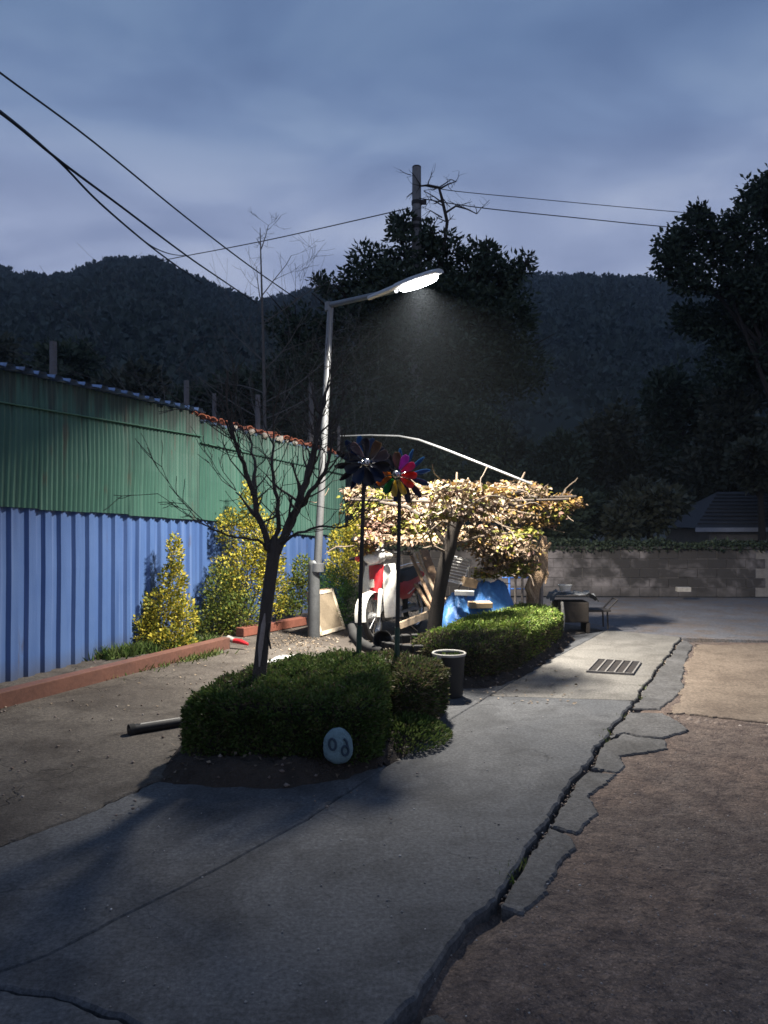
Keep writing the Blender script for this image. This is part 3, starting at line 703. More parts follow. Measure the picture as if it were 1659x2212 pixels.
pr = [hp(.06 + (LH - .10) * (.5 + .5 * math.cos(q)), .125 * math.sin(q), 0) for q in np.linspace(0, 2 * math.pi, 24, endpoint=False)]
secs = []
for k, (sc_, dz) in enumerate(((1.0, -.004), (.97, -.03), (.85, -.052), (.55, -.062))):
    c0 = hp(.06 + (LH - .10) * .5, 0, 0); secs.append([c0 + (p - c0) * sc_ + upv * dz for p in pr])
MB().loft(secs).build('lens', 'lamp_lens', lamp, True)
ld = bpy.data.lights.new('lamp_light', 'AREA'); ld.shape = 'RECTANGLE'; ld.size = LH - .12; ld.size_y = .2; ld.energy = LAMP_POWER; ld.color = (1.0, 0.935, 0.83)
lo = bpy.data.objects.new('lamp_light', ld); COL.objects.link(lo); lo.parent = lamp
c0 = hp(.06 + (LH - .10) * .5, 0, -.085)
Rm = Matrix((ax, upv.cross(ax), upv)).transposed()
lo.location = c0 - lb; lo.rotation_euler = Vector((.08, .20, -1)).to_track_quat('-Z', 'X').to_euler(); ld.spread = math.radians(147)

# ------------------------------------------------------------------ hedges
def inside(poly, x, y):
    r = False; n = len(poly)
    for i in range(n):
        x1, y1 = poly[i]; x2, y2 = poly[i - 1]
        if (y1 > y) != (y2 > y) and x < (x2 - x1) * (y - y1) / (y2 - y1) + x1: r = not r
    return r
def edist(poly, x, y):
    best = 9; n = len(poly)
    for i in range(n):
        ax_, ay = poly[i - 1]; bx, by = poly[i]; dx, dy = bx - ax_, by - ay
        t = max(0, min(1, ((x - ax_) * dx + (y - ay) * dy) / (dx * dx + dy * dy))); d = math.hypot(x - ax_ - t * dx, y - ay - t * dy)
        best = min(best, d)
    return best
def smoothpoly(poly, it=2):
    for _ in range(it):
        o = []
        for i in range(len(poly)):
            a, b = Vector(poly[i]), Vector(poly[(i + 1) % len(poly)]); o += [tuple(a.lerp(b, .25)), tuple(a.lerp(b, .75))]
        poly = o
    return poly
def hedge_top(poly, x, y, h, r=.07):
    d = edist(poly, x, y); k = max(0, 1 - d / r)
    return h * (1 - .18 * k * k) + .045 * fbm(x, y, 4.2, 2.0, 4)
def hedge(name, label, poly, z0, hf, n_top, n_side, mat, L=.035, Wd=.014, mat2=None, sel2=None, upmix=.6, sidemat=None):
    poly = smoothpoly(poly, 1); root = thing(name, label, 'hedge', (sum(p[0] for p in poly) / len(poly), sum(p[1] for p in poly) / len(poly), z0))
    xs = [p[0] for p in poly]; ys = [p[1] for p in poly]; cx, cy = np.mean(xs), np.mean(ys)
    # dark woody core
    rows = []
    for t in (0, .35, .7, 1):
        rows.append([(cx + (x - cx) * (.86 - .05 * t), cy + (y - cy) * (.86 - .05 * t), z0 + (hedge_top(poly, cx + (x - cx) * .85, cy + (y - cy) * .85, hf(x, y)) - z0 - .09) * t) for x, y in poly])
    rows.append([(cx + (x - cx) * .5, cy + (y - cy) * .5, hedge_top(poly, cx + (x - cx) * .5, cy + (y - cy) * .5, hf(cx + (x - cx) * .5, cy + (y - cy) * .5)) - .06) for x, y in poly])
    MB().loft(rows).build('branch_core', 'bark_dark', root)
    pts, axs, which = [], [], []
    while len(pts) < n_top:
        x, y = rnd(min(xs), max(xs)), rnd(min(ys), max(ys))
        if not inside(poly, x, y): continue
        z = hedge_top(poly, x, y, hf(x, y)) - abs(random.gauss(0, .022)) + (.03 if random.random() < .06 else 0)
        d = edist(poly, x, y); o = Vector((x - cx, y - cy, 0)).normalized() * max(0, 1 - d / .15)
        pts.append((x, y, z)); axs.append((o.x + random.gauss(0, .55), o.y + random.gauss(0, .55), rnd(.1, 1.0)))
    n = len(poly); seg = [(Vector(poly[i - 1]), Vector(poly[i])) for i in range(n)]; cum = np.cumsum([(b - a).length for a, b in seg])
    for _ in range(n_side):
        r = random.random() * cum[-1]; i = int(np.searchsorted(cum, r)); a, b = seg[i]; t = random.random(); p = a.lerp(b, t)
        dd = b - a; nm = Vector((dd.y, -dd.x)).normalized()
        if (p + nm * .05 - Vector((cx, cy))).length < (p - Vector((cx, cy))).length: nm = -nm
        zt = hedge_top(poly, p.x, p.y, hf(p.x, p.y)) + .02; z = z0 + (zt - z0) * random.random() ** .8
        q = p - nm * abs(random.gauss(0, .025)) + nm * (.055 * fbm(p.x * 2 + z, p.y * 2 - z, 2.3, 1, 3) + .01)
        pts.append((q.x, q.y, z)); axs.append((nm.x + random.gauss(0, .5), nm.y + random.gauss(0, .5), rnd(-.3, .9)))
    pts = np.array(pts); axs = np.array(axs); N = len(pts)
    lab = np.array([0 if not sel2 else (1 if sel2(*p) else 0) for p in pts])
    for k, mt in ((0, mat), (1, mat2)):
        idx = np.where(lab == k)[0]
        if len(idx): tag(leaves('foliage', pts[idx], axs[idx], RNG.uniform(.6, 1.3, len(idx)) * L, Wd * RNG.uniform(.8, 1.2, len(idx)), mt, root), kind='stuff')
    return root
def bed(name, label, poly, h, mat='soil'):
    poly = smoothpoly(poly, 2); xs_ = [p[0] for p in poly]; ys_ = [p[1] for p in poly]; st_ = .035
    X = np.arange(min(xs_) - .1, max(xs_) + .1, st_); Y = np.arange(min(ys_) - .1, max(ys_) + .1, st_); idx = {}; V_ = []; F_ = []
    for jy, y in enumerate(Y):
        for ix, x in enumerate(X):
            d = edist(poly, x, y) * (1 if inside(poly, x, y) else -1) + .05 * fbm(x, y, 3.5, 6, 4)
            if d < -.05: continue
            z = -.03 + (h + .02) * min(1, max(0, (d + .02) / .16)) ** .7 + .035 * fbm(x, y, 9, 2, 4) * min(1, max(0, d / .05))
            idx[ix, jy] = len(V_); V_.append((x, y, z))
    for (ix, jy), a in idx.items():
        q = [idx.get((ix + 1, jy)), idx.get((ix + 1, jy + 1)), idx.get((ix, jy + 1))]
        if None not in q: F_.append((a, *q))
    BEDZ.append(V_)
    return tag(MB().add(V_, F_).build(name, mat, None, True), label, kind='structure')
BEDZ = []
px = lambda l, z=0: [tuple(G(u, v, z).to_2d()) for u, v in l]
bed('soil_bed', 'dark raised soil bed under the nearer hedge', px([(315, 1688), (395, 1610)]) + [(-1.45, 6.3), (-.8, 7.2), (.1, 7.3), (.62, 6.95)] + px([(920, 1590), (880, 1630), (770, 1678), (640, 1700), (480, 1702)]), .12)
bed('soil_bed', 'dark raised soil bed under the farther hedge', [(.2, 7.7), (.9, 7.4), (1.4, 7.9), (2.3, 9.8), (2.75, 10.9), (2.0, 11.2), (1.3, 10.3), (.4, 9.6), (.0, 8.6)], .10)
H1 = [(-1.33, 5.12), (-1.24, 5.02), (-.15, 4.96), (-.05, 5.06), (.02, 5.6), (.05, 6.3), (-.05, 6.75), (-.7, 6.8), (-1.0, 6.3), (-1.30, 5.5)]
hedge('clipped_hedge', 'nearer dark green clipped hedge around the bare tree trunk', H1, .06, lambda x, y: .47, 22000, 28000, 'hedge_leaf', .036, .015, 'hedge_brown',
      lambda x, y, z: (x < -.9 and y > 5.4 and random.random() < .35) or random.random() < .06)
H1b = [(.06, 5.75), (.32, 5.85), (.46, 6.25), (.50, 6.75), (.40, 7.0), (-.3, 7.05), (-.55, 6.9), (0.0, 6.75), (.09, 6.3)]
hedge('clipped_hedge', 'browning hedge section behind the nearer hedge, left of the black pot', H1b, .06, lambda x, y: .43 + .04 * fbm(x, y, 2.5, 9), 6500, 11000, 'hedge_leaf', .046, .012, 'hedge_brown', lambda x, y, z: random.random() < .62)
H2 = [(.30, 7.95), (.82, 7.55), (1.28, 7.95), (1.72, 8.85), (2.18, 9.85), (2.42, 10.5), (2.05, 10.85), (1.45, 10.2), (.95, 9.35), (.75, 8.75), (.38, 8.5)]
hedge('clipped_hedge', 'farther bright green clipped hedge under the vine pergola', H2, .06, lambda x, y: .36 + .09 * min(1, max(0, (y - 8.0) / .8)), 20000, 26000, 'hedge_bright', .038, .016, 'hedge_brown',
      lambda x, y, z: (y < 8.45 and random.random() < .75) or (z < .30 and random.random() < .6) or random.random() < .05)
for V_, lab in zip(BEDZ, ('nearer', 'farther')):
    ch = random.choices([v for v in V_ if v[2] > .0], k=900)
    q_ = np.array(ch) + RNG.normal(scale=.02, size=(900, 3)) * np.array([1, 1, .1]) + np.array([0, 0, .012])
    tag(leaves('dead_leaves', q_, RNG.normal(size=(900, 3)) * np.array([1, 1, .3]), RNG.uniform(.02, .05, 900), RNG.uniform(.012, .03, 900), 'bed_litter', None, 'diamond', np.tile([0, 0, 1.], (900, 1))), 'dead leaves lying on the soil bed of the %s hedge' % lab, 'leaf litter', None, 'stuff')
    ch = random.choices([v for v in V_ if v[2] > .0], k=260); pebbles('bed_stones', [(v[0], v[1], v[2] + .004) for v in ch], .005, .022, 'pebble', 'small stones in the soil bed of the %s hedge' % lab, 'stones')
# low ground plant at the right foot of the near hedge
pts, axs = [], []
for _ in range(2600):
    q = rnd(0, 6.28); r = random.random() ** .6; x = .16 + .30 * r * math.cos(q) * 1.1; y = 5.75 + .42 * r * math.sin(q)
    pts.append((x + .12 * (y - 5.75), y, .02 + .17 * (1 - r * r) * random.random() ** .5)); axs.append((math.cos(q) * r + random.gauss(0, .4), math.sin(q) * r + random.gauss(0, .4), .7))
t = thing('spreading_shrub', 'low spreading green shrub at the right foot of the nearer hedge', 'shrub', (.16, 5.75, 0))
tag(leaves('foliage', pts, axs, .04, .014, 'hedge_leaf', t), kind='stuff')
MB().tube([(.16, 5.75, 0), (.2, 5.8, .06), (.3, 5.9, .1)], [.012, .01, .006], 6).build('stem', 'bark', t)

# painted stone at the hedge front
sc0 = P(730, 1612, 4.86)
st = thing('painted_stone', 'pale blue painted round stone marked with 06 in dark paint', 'stone', (sc0.x, sc0.y, .03))
ms = MB().blob((0, 0, 0), (.092, .05, .112), 3, .10, 1.4, 2.0)
ms.v = [(x * (1 + .10 * abs(z) / .112), y, z * (1 + .10 * abs(x) / .092)) for x, y, z in ms.v]
RZ = Matrix.Rotation(math.radians(-6), 4, 'Y') @ Matrix.Rotation(math.radians(8), 4, 'Z')
ms.v = [tuple(sc0 + (RZ @ Vector(v))) for v in ms.v]
ms.build('stone_body', 'stone_blue', st, True)
def on_stone(x, z):
    y = -.050 * math.sqrt(max(0.02, 1 - (x / .098) ** 2 - (z / .122) ** 2)) * 1.05 - .003
    return sc0 + (RZ @ Vector((x, y, z)))
ring = lambda cx, cz, rx, rz, a0, a1, n=14: [on_stone(cx + rx * math.cos(q), cz + rz * math.sin(q)) for q in np.linspace(a0, a1, n)]
MB().tube(ring(-.036, .030, .021, .034, .6, 6.9, 16), .0075, 6).build('painted_digit', 'paint_dark', st)
MB().tube(ring(.040, -.020, .021, .030, 0, 6.28, 16) + [on_stone(.060, -.012), on_stone(.054, .034), on_stone(.040, .054)], .0075, 6).build('painted_digit', 'paint_dark', st)

# ------------------------------------------------------------------ bare trees
def twigs(m, p, d, L, r, depth, rs, bend=.25, up=.15, n=6, split=(2, 3), keep=0.62):
    pts, rad = [Vector(p)], [r]; d = Vector(d).normalized(); st_ = 5
    for i in range(st_):
        d = (d + Vector((rs.gauss(0, bend), rs.gauss(0, bend), rs.gauss(0, bend) + up)) * .5).normalized()
        pts.append(pts[-1] + d * (L / st_)); rad.append(max(.0022, r * (1 - .55 * (i + 1) / st_)))
    m.tube(pts, rad, n, False)
    if depth <= 0: return
    for k in range(rs.randint(*split)):
        i = rs.randint(2, st_); dd = (d + Vector((rs.gauss(0, .65), rs.gauss(0, .65), rs.gauss(0, .45)))).normalized()
        twigs(m, pts[i], dd, L * rs.uniform(.5, .8), max(.0025, rad[i] * keep), depth - 1, rs, bend, up, max(4, n - 1), split, keep)
rs = random.Random(12)
t1 = thing('bare_tree', 'small bare tree rising out of the nearer hedge', 'tree', (P(560, 1470, 5.7).x, 5.7, .08))
def path(l): return [P(u, v, Y) for u, v, Y in l]
tp = path([(557, 1545, 5.7), (560, 1470, 5.7), (567, 1390, 5.7), (575, 1310, 5.7), (585, 1235, 5.7), (592, 1190, 5.7), (594, 1160, 5.7)])
MB().tube(tp, [.066, .053, .047, .045, .047, .050, .024], 12, True, lambda i, q: 1 + .10 * math.sin(3 * q + i)).build('trunk', 'bark', t1, True)
sc_ = path([(560, 1440, 5.64), (563, 1395, 5.64), (569, 1350, 5.64), (572, 1325, 5.64)])
MB().tube(sc_, [.006, .020, .018, .004], 6).build('bark_scar', 'scar', t1, True)
limbs = [([(590, 1192, 5.7), (565, 1130, 5.66), (543, 1065, 5.6), (522, 1000, 5.55), (505, 950, 5.5)], .027),
         ([(592, 1185, 5.7), (602, 1120, 5.75), (596, 1060, 5.8), (588, 1010, 5.85), (590, 960, 5.9)], .020),
         ([(596, 1195, 5.7), (622, 1145, 5.7), (648, 1085, 5.75), (668, 1020, 5.8), (684, 950, 5.85), (692, 895, 5.9)], .037),
         ([(645, 1095, 5.75), (672, 1065, 5.65), (700, 1020, 5.55), (716, 960, 5.5)], .021),
         ([(600, 1175, 5.7), (640, 1150, 5.5), (690, 1140, 5.35), (745, 1138, 5.25)], .012),
         ([(588, 1195, 5.7), (555, 1168, 5.5), (510, 1160, 5.3), (455, 1140, 5.2)], .012),
         ([(545, 1070, 5.6), (552, 1010, 5.7), (545, 960, 5.8)], .016),
         ([(566, 1130, 5.66), (535, 1090, 5.8), (510, 1060, 5.9)], .012)]
for l, r in limbs:
    p = path(l); m = MB(); n = len(p); rad = [r * (1 - .55 * i / (n - 1)) for i in range(n)]
    fine = [p[0]]
    for a, b in zip(p[:-1], p[1:]):
        for k in (1, 2, 3): fine.append(a.lerp(b, k / 3) + (Vector((rs.gauss(0, .008), rs.gauss(0, .008), rs.gauss(0, .006)))))
    fr = [rad[0] + (rad[-1] - rad[0]) * i / (len(fine) - 1) for i in range(len(fine))]
    m.tube(fine, fr, 9, False)
    for i in range(2, len(fine)):
        for _ in range(2 if r > .02 else 1):
            if rs.random() < .62:
                d = (fine[i] - fine[i - 1]).normalized() + Vector((rs.gauss(0, .8), rs.gauss(0, .8), rs.uniform(-.2, .6)))
                twigs(m, fine[i], d, rs.uniform(.14, .42), max(.0035, fr[i] * .38), 1 + (rs.random() < .4), rs, .3, .12, 5, (1, 3))
    d = (p[-1] - p[-2]).normalized()
    for _ in range(3): twigs(m, p[-1], d + Vector((rs.gauss(0, .4), rs.gauss(0, .4), .2)), rs.uniform(.25, .5), rad[-1] * .7, 2, rs, .25, .1, 5, (1, 3))
    m.build('limb', 'bark', t1, True)
m = MB().tube(path([(583, 1345, 5.6), (578, 1372, 5.6), (585, 1402, 5.6)]), [.008, .01, .007], 6)
m.build('broken_branch', 'bark_dark', t1, True)
# tall thin bare sapling behind the shed
rs = random.Random(31)
t2 = thing('bare_sapling', 'tall thin bare sapling standing behind the shed roof', 'tree', (P(572, 1100, 15).x, 15, 0))
sp_ = path([(574, 1260, 15), (573, 1000, 15), (571, 850, 15), (568, 720, 15), (565, 610, 15), (563, 540, 15), (562, 492, 15)])
MB().tube(sp_, [.045, .038, .032, .026, .018, .012, .006], 8).build('trunk', 'bark_grey', t2, True)
m = MB()
for u, v, du, dv, L in ((565, 640, 70, -80, 1.0), (566, 655, -30, -90, .7), (563, 540, 25, -45, .5), (563, 530, -16, -40, .45), (567, 700, 95, -70, 1.3), (569, 780, -90, -60, 1.2), (570, 800, 90, -90, 1.3), (571, 850, -120, -60, 1.4), (571, 870, 130, -70, 1.5), (572, 910, -150, -90, 1.6), (572, 905, 160, -60, 1.7), (572, 940, 60, -100, 1.4), (572, 940, -60, -110, 1.4)):
    p = P(u, v, 15); twigs(m, p, (du, rs.gauss(0, 30), -dv), L, .012, 3, rs, .16, .1, 5, (2, 3), .6)
m.build('branches', 'bark_grey', t2, True)
# bare brush right behind the shed and lamp pole
for k, (u, Y, lab) in enumerate(((455, 14.2, 'leafless brush sticking up behind the first clay tiles'), (650, 16.5, 'leafless brush behind the tall pale stake'), (770, 17.5, 'leafless brush right of the lamp pole behind shed corner'))):
    p = P(u, 1000, Y); t = thing('bare_brush', lab, 'shrub', (p.x, Y, 0), 'leafless brush behind the shed'); m = MB()
    for _ in range(5): twigs(m, (p.x + rs.gauss(0, .15), Y + rs.gauss(0, .2), .0), (rs.gauss(0, .22), rs.gauss(0, .2), 1), rs.uniform(3.0, 3.9), .017, 3, rs, .14, .12, 5, (2, 3), .55)
    m.build('branches', 'bark_grey', t, True)

# ------------------------------------------------------------------ shrubs along the shed
def shrub(name, label, clumps, n, mat, L, Wd, base, group=None, shape='diamond'):
    """clumps: (x, y, z, rx, ry, rz) ellipsoids; leaves on their shells plus stems from the base"""
    root = thing(name, label, 'shrub', base, group); tot = sum(c[3] * c[5] for c in clumps)
    pts, axs = [], []
    m = MB()
    for x, y, z, rx, ry, rz in clumps:
        k = int(n * rx * rz / tot)
        m.tube([base, ((base[0] + x) / 2 + rnd(-.04, .04), (base[1] + y) / 2, z * .5), (x, y, z + rz * .4)], [.012, .009, .004], 5, False)
        for _ in range(k):
            v = Vector((random.gauss(0, 1), random.gauss(0, 1), random.gauss(0, 1))).normalized()
            r = random.random() ** .35 * (1 + .35 * noise.noise(v * 2.3 + Vector((x * 3, y, z * 2))))
            pts.append((x + v.x * rx * r, y + v.y * ry * r, max(.02, z + v.z * rz * r))); axs.append((v.x + random.gauss(0, .5), v.y + random.gauss(0, .5), v.z * .6 + rnd(0, .8)))
    m.build('stem', 'bark', root)
    tag(leaves('foliage', pts, axs, RNG.uniform(.6, 1.25, len(pts)) * L, RNG.uniform(.7, 1.2, len(pts)) * Wd, mat, root, shape), kind='stuff')
    return root
def pc(u, v, Y, ru, rv, ry):
    p = P(u, v, Y); k = Y / F; return (p.x, p.y, p.z, ru * k, ry, rv * k)
b = P(345, 1400, 10.0)
shrub('variegated_shrub', 'narrow yellow green shrub against the blue sheets', [pc(378, 1195, 10.0, 16, 45, .12), pc(375, 1260, 10.0, 28, 50, .16), pc(350, 1320, 9.9, 42, 52, .2), pc(398, 1335, 9.9, 28, 45, .18), pc(315, 1365, 9.8, 32, 38, .16), pc(372, 1385, 9.7, 50, 30, .2)], 4600, 'euonymus', .05, .032, (b.x, b.y, 0), 'shrubs along the shed')
b = P(520, 1380, 11.2)
shrub('variegated_shrub', 'broad bright yellow shrub behind the bare tree trunk', [pc(540, 1090, 11.3, 22, 45, .12), pc(500, 1145, 11.3, 35, 45, .2), pc(560, 1165, 11.3, 45, 60, .22), pc(530, 1235, 11.2, 65, 60, .28), pc(590, 1265, 11.2, 34, 70, .22), pc(580, 1195, 11.2, 34, 55, .2)], 6500, 'euonymus', .05, .032, (b.x, b.y, 0), 'shrubs along the shed')
b = P(475, 1380, 10.9)
shrub('green_shrub', 'dark green shrub low beside the blue sheets left of tree', [pc(478, 1290, 11.0, 40, 75, .2), pc(465, 1345, 10.9, 45, 45, .2), pc(520, 1330, 10.9, 45, 50, .2)], 3800, 'euonymus_green', .048, .03, (b.x, b.y, 0), 'shrubs along the shed')
b = P(650, 1335, 12.2)
shrub('variegated_shrub', 'small yellow green shrub left of the lamp pole', [pc(640, 1280, 12.2, 30, 40, .2), pc(655, 1235, 12.2, 24, 34, .18), pc(625, 1310, 12.1, 26, 22, .15)], 2400, 'euonymus_green', .05, .03, (b.x, b.y, 0), 'shrubs along the shed')
b = P(745, 1330, 12.9)
shrub('variegated_shrub', 'yellow green shrub behind the round bush beside the pergola', [pc(742, 1175, 13.0, 34, 42, .25), pc(745, 1230, 12.9, 42, 40, .25), pc(768, 1150, 13.0, 22, 30, .2)], 3200, 'euonymus', .055, .034, (b.x, b.y, 0), 'shrubs along the shed')
b = P(730, 1350, 11.75)
shrub('round_bush', 'rounded fresh green bush behind the leaning frame', [pc(722, 1275, 11.8, 42, 50, .3), pc(755, 1300, 11.7, 34, 45, .28), pc(730, 1330, 11.6, 50, 26, .3), pc(690, 1300, 11.8, 26, 40, .2)], 6500, 'bush_green', .04, .014, (b.x, b.y, 0))

# ------------------------------------------------------------------ pergola with withered vine
perg = thing('vine_pergola', 'low pole pergola carrying the withered vine', 'pergola', (1.2, 10, 0))
posts = [(2.10, 11.0, 2.0), (2.25, 11.1, 1.95), (-.30, 11.7, 2.0), (2.0, 9.2, 0), (-.3, 9.9, 0)]
for x, y, h in posts:
    if h: MB().tube([(x, y, -.02), (x + .01, y, h * .5), (x - .01, y, h)], [.042, .038, .034], 8).build('post', 'post_wood', perg, True)
for x0, y0, x1, y1, z in ((-.5, 11.6, 2.5, 11.2, 1.93), (-.45, 10.3, 2.5, 10.4, 1.90), (-.45, 10.9, 2.7, 10.8, 1.95)):
    MB().tube([(x0, y0, z), ((x0 + x1) / 2, (y0 + y1) / 2, z - .03), (x1, y1, z + .01)], .018, 7).build('rail', 'bark', perg, True)
for x in (-.2, .35, .9, 1.45, 2.0):
    MB().tube([(x, 10.1, 1.93), (x + .04, 10.8, 1.97), (x, 11.7, 1.95)], .016, 6).build('cross_pole', 'bark', perg, True)
rs = random.Random(44)
vine = thing('withered_vine', 'withered tan and yellow vine spread over the pergola', 'vine', (.62, 9.0, .1))
vt = path([(938, 1385, 9.0), (940, 1345, 9.0), (948, 1280, 9.0), (960, 1220, 9.0), (972, 1180, 9.0), (980, 1130, 9.05), (985, 1075, 9.1), (978, 1045, 9.2)])
MB().tube(vt, [.105, .085, .075, .078, .082, .060, .042, .030], 12, True, lambda i, q: 1 + .08 * math.sin(3 * q + 1.3 * i)).build('trunk', 'bark_dark', vine, True)
for l, r in (([(975, 1175, 9.0), (1000, 1120, 9.2), (1060, 1075, 9.6), (1130, 1060, 10.2)], .035), ([(972, 1185, 9.0), (930, 1130, 9.1), (880, 1095, 9.4), (820, 1085, 9.8)], .032), ([(978, 1130, 9.05), (955, 1075, 9.0), (915, 1040, 9.1)], .024),
             ([(968, 1195, 9.0), (935, 1180, 8.8), (925, 1150, 8.7), (955, 1125, 8.7), (985, 1140, 8.75)], .016), ([(972, 1180, 9.0), (1030, 1160, 9.1), (1110, 1150, 9.5)], .02)):
    MB().tube(path(l), [r * (1 - .4 * i / (len(l) - 1)) for i in range(len(l))], 7, False).build('limb', 'vine_stem' if r < .03 else 'bark', vine, True)
crown = [  # u, v, Y, ru, rv, ry, leaves, material
 (775, 1065, 10.6, 32, 24, .5, 380, 'dry_leaf'), (790, 1100, 10.3, 45, 25, .5, 420, 'lime_leaf'), (830, 1075, 10.4, 40, 26, .6, 350, 'lime_leaf'), (850, 1110, 9.9, 60, 24, .6, 520, 'dry_leaf'),
 (825, 1140, 9.7, 42, 30, .45, 560, 'pink_leaf'), (800, 1160, 9.8, 26, 22, .35, 240, 'pink_leaf'), (900, 1140, 9.4, 45, 24, .5, 420, 'lime_leaf'), (905, 1095, 9.6, 60, 26, .7, 520, 'dry_leaf'),
 (920, 1060, 9.8, 45, 22, .6, 400, 'dry_leaf'), (985, 1055, 10.1, 60, 24, .7, 620, 'dry_leaf'), (970, 1100, 9.5, 60, 26, .7, 560, 'dry_leaf'), (955, 1105, 9.4, 32, 20, .4, 200, 'lime_leaf'),
 (1040, 1085, 10.0, 70, 30, .8, 760, 'dry_leaf'), (1110, 1060, 10.4, 65, 26, .8, 700, 'dry_leaf'), (1130, 1090, 10.4, 70, 28, .8, 700, 'gold_leaf'), (1200, 1085, 10.6, 50, 26, .6, 560, 'gold_leaf'),
 (1232, 1088, 10.6, 28, 16, .35, 200, 'gold_leaf'), (1185, 1110, 10.4, 45, 20, .5, 300, 'lime_leaf'), (1060, 1060, 10.2, 50, 18, .6, 300, 'gold_leaf'), (1095, 1115, 9.8, 60, 20, .6, 420, 'dry_leaf'),
 (1010, 1150, 9.3, 50, 22, .45, 420, 'dry_leaf'), (1060, 1175, 9.5, 55, 30, .45, 620, 'dry_leaf'), (1110, 1190, 9.7, 52, 36, .45, 680, 'dry_leaf'), (1075, 1215, 9.7, 38, 28, .35, 380, 'dry_leaf'),
 (1120, 1225, 9.8, 34, 26, .35, 430, 'lime_leaf'), (1090, 1165, 9.8, 50, 22, .35, 300, 'lime_leaf'), (1135, 1150, 10.2, 30, 18, .3, 150, 'lime_leaf'), (1050, 1240, 9.8, 26, 14, .25, 130, 'lime_leaf'), (880, 1165, 9.3, 60, 14, .4, 220, 'dry_leaf'), (960, 1165, 9.0, 50, 16, .3, 240, 'dry_leaf'),
 (790, 1180, 9.9, 18, 22, .25, 120, 'gold_leaf'), (985, 1085, 6.6, 55, 30, .6, 330, 'dry_leaf'), (940, 1120, 6.5, 50, 26, .5, 260, 'dry_leaf'), (1030, 1110, 6.6, 45, 24, .5, 220, 'dry_leaf'), (965, 1060, 6.8, 40, 16, .5, 150, 'lime_leaf'), (1040, 1150, 6.8, 40, 20, .4, 180, 'dry_leaf'), (1160, 1130, 10.3, 40, 14, .4, 200, 'gold_leaf')]
byM = {}
m_st = MB()
for u, v, Y, ru, rv, ry, n, mt in crown:
    fr_ = 950 <= u <= 1062 and v < 1130 and Y > 8; n *= .6 if fr_ else 1
    Y = 8.45 + (Y - 10.0) * .3 if fr_ else (10.5 if v > 1140 and Y > 8 else 10.85) + (Y - 10.0) * .45; ry *= .5; rv *= .66; n *= 1.15
    c = P(u, v, Y); k = Y / F
    for _ in range(int(n * .95)):
        q = Vector((random.gauss(0, .5), random.gauss(0, .6), random.gauss(0, .55)))
        if q.length > 1.35: q *= 1.2 / q.length
        p = (c.x + q.x * ru * k, c.y + q.y * ry, c.z + q.z * rv * k)
        byM.setdefault(mt if random.random() < .66 else random.choice(('dry_leaf', 'gold_leaf', 'lime_leaf', 'pink_leaf')), []).append(p)
    for _ in range(4):
        a = c + Vector((random.gauss(0, .6) * ru * k, random.gauss(0, .6) * ry, random.gauss(0, .5) * rv * k)); d = Vector((random.gauss(0, 1), random.gauss(0, .6), random.gauss(0, .28)))
        pts = [a]
        for _ in range(6):
            d = (d.normalized() + Vector((random.gauss(0, .4), random.gauss(0, .4), random.gauss(0, .3)))); pts.append(pts[-1] + d.normalized() * rnd(.05, .11))
        m_st.tube(pts, [rnd(.004, .010)] * 3 + [.008] * 3 + [.004], 5, False)
tag(m_st.build('tangled_stems', 'vine_stem', vine, True), kind='stuff')
for mt, pts in byM.items():
    n = len(pts); axs = RNG.normal(size=(n, 3)) * np.array([1, .8, .35]) + np.array([0, -.35, -.35])
    nrm = RNG.normal(size=(n, 3)) * .55 + np.array([-.1, -.35, .8])
    tag(leaves('leaves', pts, axs, RNG.uniform(.03, .078, n), RNG.uniform(.026, .06, n), mt, vine, 'round', nrm), kind='stuff')
# upright dead stubs on the vine top
m = MB()
for u, v, u2, v2, Y in ((985, 1060, 987, 1020, 9.8), (1000, 1055, 1012, 1032, 9.8), (1120, 1045, 1134, 1020, 10.3), (1215, 1075, 1222, 1058, 10.6), (950, 1060, 935, 1042, 9.6)):
    Y += .6; MB().tube([P(u, v, Y), P((u + u2) / 2, (v + v2) / 2 + 2, Y), P(u2, v2, Y)], [.02, .018, .012], 6).build('dead_stub', 'vine_stem', vine, True)
m = MB().tube(path([(735, 942, 11.9), (800, 940, 11.7), (862, 942, 11.4), (905, 950, 11.2), (960, 970, 11.0), (1030, 998, 10.8), (1100, 1026, 10.6), (1150, 1046, 10.5)]), [.010, .012, .014, .016, .018, .019, .019, .017], 8)
tag(m.build('bent_pole', 'galv', None, True), 'long bent pale pole arching above the pergola', 'pole')
# driftwood post
dw = thing('driftwood_trunk', 'gnarled pale driftwood trunk at the right end of pergola', 'stump', (2.15, 10.9, 0))
rsq = lambda i, q: 1 + .22 * math.sin(2 * q + i * 1.1) + .12 * math.sin(5 * q + i)
MB().tube(path([(1150, 1362, 10.8), (1150, 1310, 10.8), (1152, 1270, 10.8), (1163, 1235, 10.8), (1168, 1205, 10.8), (1174, 1180, 10.8), (1176, 1158, 10.8)]), [.11, .10, .095, .11, .085, .06, .03], 12, True, rsq).build('trunk', 'drift_wood', dw, True)
MB().tube(path([(1168, 1215, 10.8), (1182, 1240, 10.7), (1178, 1262, 10.65)]), [.05, .03, .008], 7).build('branch', 'drift_wood', dw, True)
MB().tube(path([(1172, 1190, 10.8), (1184, 1180, 10.75), (1190, 1172, 10.75)]), [.04, .03, .015], 7).build('branch', 'drift_wood', dw, True)
MB().tube(path([(1152, 1295, 10.7), (1140, 1270, 10.65), (1146, 1240, 10.7)]), [.05, .045, .012], 7).build('branch', 'drift_wood', dw, True)
